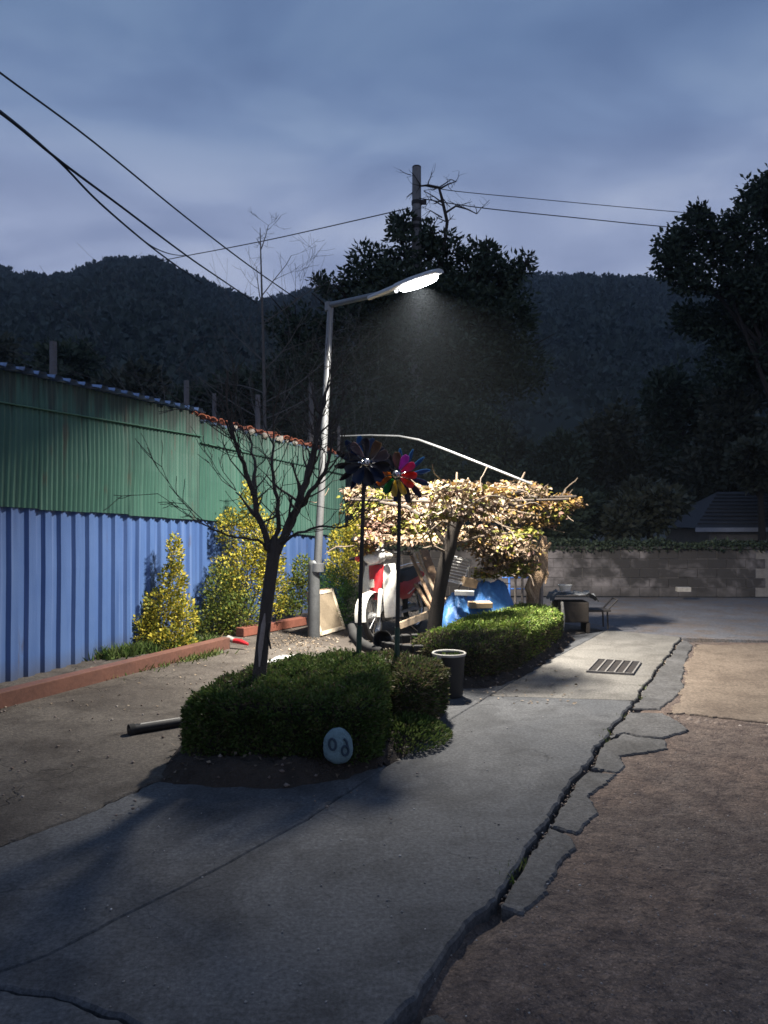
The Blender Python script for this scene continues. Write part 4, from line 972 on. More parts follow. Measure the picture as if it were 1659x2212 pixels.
# blue pipe frame behind
bf = thing('pipe_frame', 'thin blue pipe frame standing left of the driftwood trunk', 'frame', (2.2, 11.9, 0))
for u, v0 in ((1100, 1230), (1142, 1215), (1152, 1190)): MB().tube([P(u, v0, 12.0), P(u + 1, 1335, 12.0)], .017, 7).build('pipe', 'blue_pipe', bf, True)
for v in (1272, 1248): MB().tube([P(1085, v, 12.02), P(1150, v, 12.02)], .012, 6).build('pipe', 'blue_pipe', bf, True)
for u, v0, Y, lab in ((1113, 1225, 11.7, 'thin pale stake left of the blue pipes'), (1128, 1205, 11.6, 'thin pale stake between the blue pipes')):
    p = P(u, v0, Y); tag(MB().tube([(p.x, Y, 0), (p.x, Y, p.z)], .02, 7).build('garden_stake', 'post_wood', None, True), lab, 'stake')

# ------------------------------------------------------------------ round planter ring and pot
pr_ = thing('planter_ring', 'dark scalloped planter ring around the vine trunk', 'planter', (.52, 8.5, 0))
m = MB(); cxy = (.42, 8.35)
seg = 22
for k in range(seg):
    q = 2 * math.pi * k / seg; r = .43
    c = (cxy[0] + r * math.cos(q), cxy[1] + r * .9 * math.sin(q), .17)
    MB().box(c, (.11, .09, .34), Matrix.Rotation(q + math.pi / 2, 3, 'Z'), .88).build('edging_block', 'rubber', pr_, False, .012)
m.lathe([(0.01, .255), (.25, .26), (.40, .24)], (cxy[0], cxy[1], 0), None, 24).build('soil', 'soil', pr_, True)
pts = [(.48 + random.gauss(0, .05), 8.62 + random.gauss(0, .05), .26) for _ in range(60)]
t = thing('weed_clump', 'pale green weeds at the foot of the vine trunk', 'plant', (.48, 8.62, .25)); tag(leaves('leaf', pts, RNG.normal(size=(60, 3)) * .5 + np.array([0, -.2, .7]), .10, .035, 'bush_green', t, 'blade'), kind='stuff')
pb = G(970, 1503)
pot = thing('plant_pot', 'black plastic pot with a white rim beside the farther hedge', 'pot', pb)
MB().lathe([(.0, .0), (.125, 0), (.128, .02), (.148, .385), (.138, .385), (.128, .33), (.0, .33)], pb, None, 28).build('pot_body', 'black_plastic', pot, True)
MB().lathe([(.149, .378), (.158, .382), (.160, .400), (.152, .407), (.141, .400), (.140, .383), (.149, .378)], pb, None, 28).build('rim', 'dirty_white', pot, True)
MB().lathe([(.001, .352), (.07, .358), (.136, .345)], pb, None, 20).build('soil', 'soil', pot, True)
q0 = math.radians(222); dr = []
for z, r, w in ((.395, .157, .24), (.30, .150, .20), (.16, .141, .16), (.03, .134, .15)):
    dr.append([(pb.x + (r + .004) * math.cos(q0 + w * k + .03 * math.sin(z * 40)), pb.y + (r + .004) * math.sin(q0 + w * k), z) for k in (-1.3, -.6, 0, .6, 1.3)])
MB().grid(dr).build('white_drip', 'dirty_white', pot, True)
pts = [(pb.x + random.gauss(0, .06), pb.y + random.gauss(0, .05), .35) for _ in range(110)]
tag(leaves('sprouts', pts, RNG.normal(size=(110, 3)) * .6 + np.array([0, 0, .8]), .06, .02, 'hedge_leaf', pot, 'blade'), kind='stuff')

# ------------------------------------------------------------------ wind spinners
def petal_mesh(name, L, Wd, mat, cup=.25):
    rows = []
    for t in np.linspace(0, 1, 7):
        w = Wd * (math.sin(math.pi * min(1, t * .86 + .07)) ** .7) * (.35 + .65 * t); y = .05 + (L - .05) * t
        rows.append([(w * s_, y, cup * Wd * (s_ * s_ * 1.2 + .8 * t * s_) + .05 * L * t) for s_ in (-1, -.5, 0, .5, 1)])
    m = MB().grid(rows); under = [[(x, y, z - .003) for x, y, z in r] for r in rows]; m.grid(under)
    return m.mesh(name, mat, True)
def sheen(key, c):
    t = NT(key); col = t.mix(t.g(t.noise(9, 3), .35, .65), c, tuple(x * .7 for x in c)); t.color(col); t.fin(.35, .1, .5)
    tr = t.node('ShaderNodeBsdfTranslucent'); t.l.new(col, tr.inputs[0]); ms = t.node('ShaderNodeMixShader'); ms.inputs[0].default_value = .4
    t.l.new(t.b.outputs[0], ms.inputs[1]); t.l.new(tr.outputs[0], ms.inputs[2]); t.l.new(ms.outputs[0], t.out.inputs[0]); MATS[key] = t.m
for k_, c_ in (('sp_purple', (.34, .06, .36)), ('sp_magenta', (.45, .05, .17)), ('sp_red', (.50, .04, .03)), ('sp_orange', (.55, .20, .03)), ('sp_yellow', (.58, .42, .08)), ('sp_green', (.02, .24, .05)), ('sp_blue', (.02, .09, .22)), ('sp_navy', (.012, .03, .085)), ('sp_grey', (.10, .085, .10)), ('sp_dusk', (.022, .02, .032)), ('sp_rose', (.14, .10, .11)), ('sp_bronze', (.12, .075, .045))): sheen(k_, c_)
def spinner(label, ub, vb, uh, vh, Y, wheels, yaw, lean):
    base_ = P(ub, vb, Y); base_.z = .1; hub = P(uh, vh, Y)
    t = thing('wind_spinner', label, 'wind spinner', base_)
    MB().tube([base_ - Vector((0, 0, .08)), base_.lerp(hub, .5), hub + Vector((0, .04, 0))], [.020, .018, .016], 8).build('pole', 'dark_iron', t, True)
    MB().tube([base_ + Vector((0, 0, -.02)), base_.lerp(hub, .30)], .024, 8).build('pole_sleeve', M('sleeve_green', (.03, .06, .045), None, 6, .5), t, True)
    Rz = Euler((math.radians(90), 0, yaw)).to_matrix()   # wheel plane normal towards the viewer
    for dist, n, L, Wd, cols, ph, pitch in wheels:
        c = hub + Rz @ Vector((0, 0, dist)); cache = {}
        for k in range(n):
            a = ph + 2 * math.pi * k / n; mt = cols[k % len(cols)]
            if mt not in cache: cache[mt] = petal_mesh('petal', L, Wd, mt)
            R = Rz @ Matrix.Rotation(a, 3, 'Z') @ Matrix.Rotation(pitch, 3, 'Y')
            link('petal', cache[mt], t, c, R.to_euler())
        mh = MB(); mh.lathe([(.001, .03), (.02, .028), (.032, .012), (.034, -.012), (.02, -.025), (.001, -.027)], c, Rz, 16); mh.build('hub', 'chrome', t, True)
    MB().tube([hub + Rz @ Vector((0, 0, -.14)), hub + Rz @ Vector((0, 0, .14))], .007, 6).build('axle', 'dark_iron', t, True)
spinner('left wind spinner with dark grey and blue petals on a black pole', 772, 1400, 787, 1000, 6.75, [
    (.09, 10, .205, .07, ['sp_dusk', 'sp_rose', 'sp_dusk', 'sp_dusk', 'sp_navy', 'sp_dusk', 'sp_navy', 'sp_dusk', 'sp_grey', 'sp_bronze'], .2, .75), (-.11, 12, .25, .05, ['sp_blue', 'sp_navy', 'sp_dusk', 'sp_dusk', 'sp_dusk', 'sp_navy', 'sp_dusk', 'sp_navy', 'sp_dusk', 'sp_navy', 'sp_dusk', 'sp_navy'], .05, -.6)], math.radians(14), 0)
spinner('right wind spinner with rainbow petals in front of blue ones', 856, 1402, 864, 1026, 6.85, [
    (.09, 12, .195, .05, ['sp_bronze', 'sp_dusk', 'sp_dusk', 'sp_orange', 'sp_orange', 'sp_green', 'sp_yellow', 'sp_yellow', 'sp_red', 'sp_red', 'sp_magenta', 'sp_purple'], 0, .6), (-.12, 12, .25, .043, ['sp_blue', 'sp_navy', 'sp_dusk', 'sp_dusk', 'sp_dusk', 'sp_navy', 'sp_dusk', 'sp_dusk', 'sp_navy', 'sp_blue', 'sp_blue', 'sp_blue'], .12, -.5)], math.radians(-22), 0)

# ------------------------------------------------------------------ motorcycle
def bike():
    loc = Vector((.17, 10.95, 0)); K = 1.10; yaw = math.radians(-117)
    root = thing('motorcycle', 'red and white step-through motorcycle parked under the pergola', 'motorcycle', loc)
    Rb = Matrix.Rotation(yaw, 3, 'Z') @ Matrix.Rotation(math.radians(6), 3, 'X')
    T = lambda p: loc + Rb @ (Vector(p) * K)
    def put(m, name, mat, par=root, smooth=True, bevel=0): m.v = [tuple(T(v)) for v in m.v]; return m.build(name, mat, par, smooth, bevel)
    RX = Matrix.Rotation(math.radians(90), 3, 'X')
    def wheel(x, steer=0):
        Rs = Matrix.Rotation(steer, 3, 'Z') @ RX
        c = (x, 0, .29)
        w = put(MB().lathe([(.240, -.03), (.262, -.038), (.287, -.026), (.296, 0), (.287, .026), (.262, .038), (.240, .03), (.240, -.03)], c, Rs, 32), 'wheel', 'rubber')
        put(MB().lathe([(.218, -.022), (.243, -.028), (.243, .028), (.218, .022), (.218, -.022)], c, Rs, 32), 'rim', 'chrome', w)
        put(MB().lathe([(.001, -.06), (.05, -.06), (.062, -.03), (.062, .03), (.05, .06), (.001, .06)], c, Rs, 16), 'wheel_hub', 'engine', w)
        m = MB()
        for k in range(18):
            a = k * math.pi / 9; e = .05 * (1 if k % 2 else -1)
            m.tube([Vector(c) + Rs @ Vector((.05 * math.cos(a + .5), .05 * math.sin(a + .5), e)), Vector(c) + Rs @ Vector((.225 * math.cos(a), .225 * math.sin(a), 0))], .0028, 4)
        put(m, 'spokes', 'chrome', w)
    wheel(.60, .15); wheel(-.60)
    # front fork legs and fender
    for s in (-1, 1):
        put(MB().tube([(.60, s * .085, .29), (.47, s * .085, .62)], [.026, .03], 10), 'fork_leg', 'white_paint')
    rows = []
    for a in np.linspace(math.radians(-5), math.radians(150), 12):
        r = .325; rows.append([(.60 + (r - .02 * abs(y) / .07) * math.cos(a), y, .29 + (r - .02 * abs(y) / .07) * math.sin(a)) for y in (-.075, -.05, 0, .05, .075)])
    put(MB().grid(rows), 'front_fender', 'white_paint')
    # steering column, front red panel and white leg shields
    put(MB().tube([(.47, 0, .60), (.33, 0, .98)], [.04, .035], 10), 'steering_column', 'black_plastic')
    rows = []
    for t in np.linspace(0, 1, 8):
        x = .505 - .15 * t; z = .50 + .42 * t; w = .055 + .075 * t
        rows.append([(x + .055 * math.cos(q * 1.25) - .01, w * math.sin(q), z) for q in np.linspace(-1.5, 1.5, 9)])
    fp = put(MB().grid(rows), 'front_panel', 'red_paint')
    put(MB().box((.53, 0, .70), (.02, .06, .10)), 'badge', 'dirty_white', fp)
    for s in (-1, 1):
        rows = []
        for t in np.linspace(0, 1, 14):
            z = .26 + .66 * t; x = .36 + .04 * math.sin(t * 3.0) - .05 * t
            yi = .075 + .035 * t; yo = .17 + .10 * math.sin(math.pi * min(1, t * 1.05)) * .55 + .03 * t
            rows.append([(x + .05, s * yi, z), (x + .035, s * (yi * .5 + yo * .5), z), (x - .02, s * yo, z), (x - .07, s * (yo + .01), z), (x - .075, s * (yo - .005), z), (x - .02, s * (yi + .02), z)])
        put(MB().loft(rows), 'leg_shield', 'white_paint')
    # headlight cowl, headlamp, handlebar, mirrors, winkers, basket lid
    rows = []
    for x, ry, rz in ((.50, .07, .05), (.475, .125, .085), (.42, .155, .105), (.34, .15, .095), (.27, .10, .06)):
        rows.append([(x, ry * math.cos(q), 1.03 + rz * math.sin(q)) for q in np.linspace(0, 2 * math.pi, 16, endpoint=False)])
    cw = put(MB().loft(rows), 'headlight_cowl', 'grey_plastic')
    put(MB().blob((.455, 0, 1.01), (.06, .115, .078), 3, 0.0), 'headlamp', 'lens_clear', cw)
    rows = []
    for t in np.linspace(0, 1, 6):
        rows.append([(.44 - .13 * t + .03 * math.cos(q * 1.2), (.165 - .03 * t) * math.sin(q), 1.09 + .15 * t) for q in np.linspace(-1.4, 1.4, 9)])
    put(MB().grid(rows), 'wind_visor', 'grey_plastic')
    put(MB().tube([(.25, -.36, 1.03), (.30, -.22, 1.06), (.33, 0, 1.02), (.30, .22, 1.06), (.25, .36, 1.03)], .016, 8), 'handlebar', 'black_plastic')
    for s in (-1, 1):
        put(MB().tube([(.25, s * .36, 1.03), (.22, s * .45, 1.02)], .022, 8), 'grip', 'rubber')
        put(MB().blob((.42, s * .215, 1.02), (.04, .055, .04), 2, 0), 'turn_signal', 'lens_red' if s < 0 else 'dirty_white')
    put(MB().tube([(.30, -.24, 1.06), (.27, -.32, 1.24)], .006, 6), 'mirror_stem', 'black_plastic')
    put(MB().blob((.27, -.33, 1.27), (.018, .06, .04), 2, 0), 'mirror', 'black_plastic')
    # frame spine, seat, tail, side covers
    put(MB().tube([(.36, 0, .80), (.22, 0, .55), (.02, 0, .46), (-.2, 0, .55)], [.06, .07, .075, .08], 10), 'spine_cover', 'red_paint')
    rows = []
    for x, w, z0, z1 in ((-.02, .06, .68, .74), (-.10, .115, .66, .79), (-.30, .135, .67, .80), (-.52, .13, .70, .83), (-.72, .10, .74, .84), (-.80, .05, .77, .82)):
        rows.append([(x, -w, z0), (x, -w * 1.02, (z0 + z1) / 2), (x, -w * .7, z1), (x, 0, z1 + .012), (x, w * .7, z1), (x, w * 1.02, (z0 + z1) / 2), (x, w, z0)])
    put(MB().loft(rows), 'seat', 'black_plastic')
    for s in (-1, 1):
        rows = []
        for x, z0, z1, y in ((.02, .52, .62, .08), (-.12, .44, .67, .115), (-.32, .44, .675, .13), (-.52, .52, .70, .125), (-.75, .62, .745, .10), (-.88, .68, .76, .06)):
            rows.append([(x, s * (y - .03), z0), (x, s * y, z0 * .6 + z1 * .4), (x, s * (y + .004), z1), (x, s * (y - .03), z1)])
        sc2 = put(MB().loft(rows), 'side_cover', 'red_paint')
        put(MB().bar((-.20, s * .133, .50), (-.62, s * .128, .63), .022, .006), 'side_stripe', 'white_paint', sc2)
    put(MB().blob((-.90, 0, .72), (.05, .08, .05), 2, 0), 'tail_lamp', 'lens_red')
    rows = []
    for a in np.linspace(math.radians(40), math.radians(185), 9):
        rows.append([(-.60 + .33 * math.cos(a), y, .29 + .33 * math.sin(a)) for y in (-.075, -.04, 0, .04, .075)])
    put(MB().grid(rows), 'rear_fender', 'black_plastic')
    m = MB().box((.10, 0, .30), (.26, .20, .17)); m.tube([(.20, 0, .33), (.40, 0, .38)], .065, 12); put(m, 'engine', 'engine', root, False, .015)
    e = put(MB().tube([(.30, -.09, .30), (.20, -.14, .20), (-.1, -.16, .19), (-.40, -.17, .23), (-.82, -.17, .33)], [.018, .018, .02, .042, .036], 10), 'exhaust', 'chrome')
    for s in (-1, 1):
        put(MB().tube([(-.60, s * .11, .29), (-.50, s * .12, .62)], .032, 10), 'rear_shock', 'chrome')
        put(MB().bar((.05, s * .08, .28), (-.62, s * .09, .29), .04, .03), 'swing_arm', 'engine')
        put(MB().tube([(.12, s * .09, .22), (.12, s * .29, .22)], .014, 8), 'foot_peg', 'rubber')
    put(MB().tube([(-.62, -.16, .86), (-.86, -.13, .88), (-.86, .13, .88), (-.62, .16, .86)], .011, 8), 'rear_rack', 'chrome')
    put(MB().tube([(.02, .10, .22), (-.06, .28, .02)], .012, 6), 'side_stand', 'dark_iron')
bike()

# ------------------------------------------------------------------ clutter under the pergola
def plank(label, a, b, w, th, mat, cat='plank'):
    return tag(MB().bar(a, b, w, th).build('wooden_plank', mat, None, False, .003), label, cat, 'planks leaning under the pergola')
plank('narrow pale plank leaning right of the motorcycle, leftmost one', P(884, 1190, 11.2), P(940, 1318, 10.4), .045, .025, 'plank_wood')
plank('narrow pale plank leaning beside the vine trunk, middle one', P(900, 1195, 11.1), P(950, 1300, 10.5), .04, .025, 'pale_wood')
plank('wide brown board leaning just left of the vine trunk', P(915, 1188, 11.3), P(954, 1296, 10.6), .13, .025, 'plank_wood')
plank('short plank propped low behind the vine trunk', P(898, 1262, 11.0), P(940, 1330, 10.3), .06, .03, 'plank_wood')
tag(MB().bar(P(862, 1352, 10.3), P(938, 1322, 10.6), .05, .09).build('timber_board', 'pale_wood', None, False, .004), 'pale board lying flat at the foot of the planks', 'board')
# bottles and bag by planks
rk = thing('slatted_rack', 'white slatted rack tilted behind the blue tarp', 'rack', P(985, 1262, 10.3))
c00, c10, c01 = P(958, 1252, 10.15), P(1000, 1262, 10.15), P(972, 1200, 10.45); c11 = c10 + (c01 - c00) + Vector((.03, 0, 0))
for k in range(8):
    t_ = (k + .5) / 8; MB().bar(c00.lerp(c01, t_), c10.lerp(c11, t_), .034, .012).build('slat', 'foam', rk, False, .002)
for a_, b_ in ((c00, c01), (c10, c11), (c00, c10), (c01, c11)): MB().tube([a_, b_], .011, 6).build('rail', 'foam', rk, True)
MB().tube([c10 + Vector((-.02, .02, 0)), P(972, 1300, 10.6)], .01, 6).build('leg', 'galv', rk, True); MB().tube([c00, P(952, 1310, 10.1)], .01, 6).build('leg', 'galv', rk, True)
# tarp over a heap
def tarp():
    nxn, nyn = 56, 40; rows = []
    o_ = Vector((.80, 9.75)); ex = Vector((1.05, .45)); ey = Vector((-.22, .7))
    rs_ = random.Random(3)
    for j in range(nyn + 1):
        row = []
        for i in range(nxn + 1):
            a_, b_ = i / nxn, j / nyn; p = o_ + ex * a_ + ey * b_
            bumps = .40 * math.exp(-((a_ - .62) / .22) ** 2 - ((b_ - .45) / .32) ** 2) + .26 * math.exp(-((a_ - .22) / .18) ** 2 - ((b_ - .5) / .35) ** 2) + .30 * math.exp(-((a_ - .9) / .13) ** 2 - ((b_ - .5) / .3) ** 2)
            fold = .05 * abs(noise.noise(Vector((a_ * 7, b_ * 2.2, 1.0)))) + .03 * abs(noise.noise(Vector((a_ * 15 + b_ * 6, b_ * 7, 4.0)))) + .035 * abs(noise.noise(Vector((a_ * 11 - b_ * 5, b_ * 5 + a_ * 3, 6.0)))) + .012 * noise.noise(Vector((a_ * 40, b_ * 30, 2)))
            e = min(a_, 1 - a_, b_, 1 - b_); rag = .05 * noise.noise(Vector((a_ * 9, b_ * 9, 8)))
            z = .12 + bumps * 1.35 + fold * 1.9 - (.10 if e < .02 else 0) + .12 * (1 - abs(2 * b_ - 1))
            row.append((p.x + rag * .6, p.y + rag * .6, max(.02, z)))
        rows.append(row)
    m = MB().grid(rows); return tag(m.build('blue_tarp', 'tarp', None, True), 'crumpled blue tarp thrown over a heap behind the hedge', 'tarp')
tarp()
def block(label, c, size, mat, rot, name, cat): return tag(MB().box(c, size, Euler(rot).to_matrix()).build(name, mat, None, False, .006), label, cat)
block('tan wooden block lying on top of the blue tarp', P(1013, 1258, 10.2), (.20, .12, .12), 'cardboard', (.1, .25, .4), 'wood_block', 'block')
block('white foam block resting on the front of the tarp', P(1003, 1281, 9.95), (.25, .10, .06), 'foam', (.05, .03, -.1), 'foam_block', 'block')
block('small white foam piece on the right top of the tarp', P(1045, 1250, 10.45), (.20, .1, .05), 'foam', (.05, -.05, .1), 'foam_block', 'block')
block('brown flattened cardboard piece at the right foot of the tarp', P(1037, 1306, 10.05), (.30, .16, .07), 'cardboard', (.1, .0, .15), 'cardboard_piece', 'cardboard')
# stand with junk at the hedge end
sd = thing('junk_stand', 'low dark stand with pale legs under a grey sheet', 'stand', (2.75, 11.1, 0))
MB().box((2.72, 11.25, .30), (.46, .36, .30)).build('crate_body', 'dark_wood', sd, False, .02)
for x_ in (2.50, 2.94): MB().box((x_, 11.25, .075), (.05, .34, .15)).build('foot', 'dark_wood', sd, False, .006)
for (u, v0, v1, Y) in ((1186, 1308, 1366, 10.75), (1196, 1312, 1368, 10.7), (1214, 1300, 1366, 10.85)):
    MB().tube([P(u, v0, Y), P(u + 3, (v0 + v1) / 2, Y), P(u + 1, v1, Y)], [.020, .026, .020], 7).build('leg', 'dirty_white', sd, True)
rows = []
for j in range(9):
    rows.append([(2.42 + .66 * i / 14, 11.02 + .5 * j / 8, .56 + .05 * noise.noise(Vector((i * .5, j * .6, 1))) + .035 * noise.noise(Vector((i * 1.3, j * 1.4, 5))) - (.10 if i in (0, 14) else 0)) for i in range(15)])
MB().grid(rows).build('cover_sheet', 'grey_sheet', sd, True)
t = thing('white_bucket', 'white plastic tub on the grey covered stand', 'tub', (2.62, 11.15, .6))
MB().lathe([(.0, .0), (.07, 0), (.095, .08), (.10, .085), (.09, .08), (.065, .01), (0, .01)], (2.62, 11.15, .60), None, 16).build('tub_body', 'foam', t, True)
MB().lathe([(.094, .078), (.104, .080), (.104, .090), (.094, .090)], (2.62, 11.15, .60), None, 16).build('rim', 'foam', t, True)
hc = thing('hand_cart', 'small dark metal hand cart right of the grey covered stand', 'cart', (3.15, 11.35, 0))
MB().box((3.10, 11.4, .30), (.42, .34, .03)).build('deck', 'dark_iron', hc, False, .004)
for x, y in ((2.95, 11.28), (3.27, 11.28), (2.95, 11.52), (3.27, 11.52)): MB().tube([(x, y, .30), (x + .01, y, .03)], .012, 6).build('leg', 'dark_iron', hc, True)
MB().tube([(3.27, 11.28, .30), (3.42, 11.28, .46), (3.42, 11.52, .46), (3.27, 11.52, .30)], .012, 6).build('handle', 'dark_iron', hc, True)

# leaning frames by the lamp
def frame(label, A, B, C, D, wood, panel, w=.055):
    t = thing('leaning_frame', label, 'frame', (A + B) / 2)
    nn_ = (B - A).cross(D - A).normalized(); n_ = nn_ * .006; cen = (A + B + C + D) / 4
    for a_, b_ in ((A, B), (B, C), (C, D), (D, A)):
        d_ = (b_ - a_).normalized(); i_ = nn_.cross(d_)
        if i_.dot(cen - a_) < 0: i_ = -i_
        R_ = Matrix((d_, i_, nn_)).transposed(); MB().box((a_ + b_) / 2 + i_ * (w / 2), ((b_ - a_).length, w, .032), R_).build('frame_rail', wood, t, False, .003)
    m = MB(); m.add([A - n_, B - n_, C - n_, D - n_, A + n_, B + n_, C + n_, D + n_], [(0, 1, 2, 3), (4, 5, 6, 7), (0, 1, 5, 4), (1, 2, 6, 5), (2, 3, 7, 6), (3, 0, 4, 7)]); m.build('mesh_panel', panel, t)
    return t
A = G(692, 1377) + Vector((0, 0, .02)); B = G(745, 1362) + Vector((0, 0, .02)); up_ = Vector((-.20, .16, .58))
frame('pale wooden mesh frame leaning beside the street lamp base', A, B, B + up_, A + up_, 'cream_wood', 'mesh_tan')
A2_ = A + Vector((-.10, .16, 0)); B2_ = B + Vector((-.14, .16, 0)); up2 = Vector((-.12, .10, .585))
frame('second mesh frame half hidden behind the lamp pole', A2_, B2_, B2_ + up2, A2_ + up2, 'plank_wood', 'mesh_grey')

# black pipe in front, white sheet, red gloves, black hoses
pa, pb2 = G(278, 1578, .04), G(470, 1548, .04)
pp_ = thing('black_pipe', 'black pipe with pale top poking from the nearer hedge', 'pipe', pa)
MB().tube([pa, pb2], .040, 14).build('pipe_wall', 'black_plastic', pp_, True)
MB().tube([pa, pa.lerp(pb2, .06)], .047, 14).build('pipe_collar', 'rubber', pp_, True)
dz = Vector((0, .004, .0405)); w_ = []
for t_ in np.linspace(.13, 1, 10):
    c_ = pa.lerp(pb2, t_); w_.append([c_ + Vector((0, .041 * math.cos(q), .041 * math.sin(q))) for q in np.linspace(1.15, 2.0, 5)])
MB().grid(w_).build('pale_top', 'dirty_white', pp_, True)  # pale strip along the top of the pipe
ws = P(618, 1432, 7.3)
wsr = []
for j in range(6):
    wsr.append([(ws.x - .22 + .48 * i / 14, ws.y - .1 + .25 * j / 5, .27 + .06 * math.sin(i / 14 * 3.1) + .02 * noise.noise(Vector((i * .6, j * .7, 2)))) for i in range(15)])
m = MB().grid(wsr)
for i in range(2): m.box((ws.x - .1 + .3 * i, ws.y + .02, .13), (.08, .12, .26))
tag(m.build('white_board', 'foam', None, True), 'curved white plastic board behind the nearer hedge', 'board')
t = thing('red_tool', 'red handled tool at the right end of the long beam', 'tool', G(512, 1392))
MB().tube([P(505, 1384, 9.75), P(520, 1386, 9.7), P(536, 1392, 9.65)], [.03, .034, .016], 10).build('handle', 'red_paint', t, True)
MB().tube([P(492, 1378, 9.8), P(505, 1384, 9.75)], [.036, .034], 10).build('cap', 'dirty_white', t, True)
hz = thing('black_hose', 'thick black curved hose lying behind the spinner poles', 'hose', G(790, 1395, .05))
MB().tube(path([(758, 1352, 8.7), (764, 1372, 8.6), (778, 1390, 8.45), (800, 1402, 8.3), (826, 1408, 8.2)]), [.045, .062, .062, .06, .05], 12).build('hose_wall', 'rubber', hz, True)
bk = thing('black_bucket', 'black bucket tipped on its side behind the right spinner pole', 'bucket', P(832, 1395, 8.3))
Rk = Euler((math.radians(75), 0, math.radians(-20))).to_matrix()
MB().lathe([(.0, -.10), (.075, -.10), (.10, .09), (.104, .095), (.096, .09), (.07, -.09), (.0, -.09)], P(832, 1385, 8.3), Rk, 20).build('bucket_wall', 'black_plastic', bk, True)
MB().lathe([(.100, .085), (.108, .088), (.108, .098), (.100, .098)], P(832, 1385, 8.3), Rk, 20).build('rim', 'rubber', bk, True)

# drain grate
dg = thing('drain_grate', 'rectangular steel drain grate set in the concrete lane', 'drain', G(1325, 1441))
ca, cb, cc, cd = (G(u, v, .004) for u, v in ((1268, 1452), (1366, 1458), (1384, 1432), (1292, 1426)))
def gq(s_, t_, z): p = ca.lerp(cb, s_).lerp(cd.lerp(cc, s_), t_); return Vector((p.x, p.y, z))
for a_, b_ in (((0, 0), (1, 0)), ((1, 0), (1, 1)), ((1, 1), (0, 1)), ((0, 1), (0, 0))): MB().bar(gq(*a_, .008), gq(*b_, .008), .016, .03).build('frame_bar', 'grate_steel', dg)
MB().add([gq(0, 0, .0035), gq(1, 0, .0035), gq(1, 1, .0035), gq(0, 1, .0035)], [(0, 1, 2, 3)]).build('well_shade_sheet', M('flat_black', (.006, .006, .006), None, 5, .95), dg)  # flat black sheet painting the shade of the pit under the bars
for k in range(1, 5): MB().bar(gq(k / 5, 0, .010), gq(k / 5, 1, .010), .016, .026).build('divider', 'grate_steel', dg)
for k in range(5):
    for j in range(1, 7): s_ = (k + j / 7) / 5; MB().bar(gq(s_, .02, .008), gq(s_, .98, .008), .012, .005).build('grate_bar', 'dark_iron', dg)

# ------------------------------------------------------------------ block wall, house
wl_ = thing('block_wall', 'low stained concrete block wall across the road', 'wall', (5.5, 16.8, 0))
def wall_pt(s): return Vector((-1.0 + s * 9.16, 16.55 - .35 * s))
wd = (wall_pt(1) - wall_pt(0)); WL = wd.length; wdn = wd.normalized(); ang = math.atan2(wdn.y, wdn.x)
blk = MB().box((0, 0, 0), (.392, .15, .192)).mesh('block', 'block', False, (0, 0, 0), .008)
half = MB().box((0, 0, 0), (.192, .15, .192)).mesh('block', 'block', False, (0, 0, 0), .008)
rs = random.Random(9)
for r in range(5):
    s = 0.2 if r % 2 else 0.0; z = .10 + r * .2
    if r % 2: p = wall_pt(0) + wdn * .1; link('block', half, wl_, (p.x, p.y, z), (0, 0, ang))
    while s + .4 <= WL + .01:
        p = wall_pt(0) + wdn * (s + .2); link('block', blk, wl_, (p.x, p.y + rs.uniform(-.006, .006), z), (0, 0, ang + rs.uniform(-.006, .006))); s += .4
p0, p1 = wall_pt(0), wall_pt(1); pm = (p0 + p1) / 2
MB().box((pm.x, pm.y, .5), (WL - .02, .12, .98), Matrix.Rotation(ang, 3, 'Z')).build('mortar_core', 'stone', wl_)
MB().box((pm.x, pm.y, 1.03), (WL + .05, .22, .06), Matrix.Rotation(ang, 3, 'Z')).build('coping', M('coping', (.06, .058, .055), None, 6, .9, .01), wl_, False, .01)
pts, axs = [], []
for _ in range(7000):
    s = random.random(); p = wall_pt(s); k = fbm(s * 9, 0, 1.4, 2) * .5 + .5
    pts.append((p.x + random.gauss(0, .05), p.y + rnd(-.16, .3), 1.05 + rnd(-.12, .22) * k)); axs.append((random.gauss(0, .6), random.gauss(-.3, .5), rnd(-.8, .8)))
tag(leaves('wall_creeper', pts, axs, RNG.uniform(.06, .12, len(pts)), .05, 'tree_leaf'), 'dark creeper trailing along the top of the block wall', 'creeper', None, 'stuff')
block('pale block lying at the foot of the wall', P(1476, 1273, 15.6), (.27, .14, .09), 'mortar', (0, 0, -.06), 'foam_block', 'block')
hs = thing('low_house', 'low dark house with tiled roof behind the block wall', 'house', (10.0, 25, -.15))
hx0, hx1, hy0, hy1 = 9.9, 15.5, 24.0, 28.5
MB().box(((hx0 + hx1) / 2, (hy0 + hy1) / 2, .55), (hx1 - hx0 - .8, hy1 - hy0 - .8, 1.5)).build('wall', 'house_wall', hs)
rf = MB(); e = 1.36
rv = [(hx0 - .2, hy0, e), (hx1, hy0, e), (hx1, hy1, e), (hx0 - .2, hy1, e), (hx0 + 1.5, (hy0 + hy1) / 2, e + 1.2), (hx1 - 1.5, (hy0 + hy1) / 2, e + 1.2)]
rf.add(rv, [(0, 1, 5, 4), (1, 2, 5), (2, 3, 4, 5), (3, 0, 4), (0, 3, 2, 1)]); roof_o = rf.build('roof', 'house_roof', hs)
for k in range(1, 10):
    t_ = k / 10; a_ = Vector(rv[0]).lerp(Vector(rv[4]), t_); b_ = Vector(rv[1]).lerp(Vector(rv[5]), t_); MB().bar(a_ + Vector((0, -.01, .02)), b_ + Vector((0, -.01, .02)), .05, .03).build('tile_course', 'house_roof', roof_o)
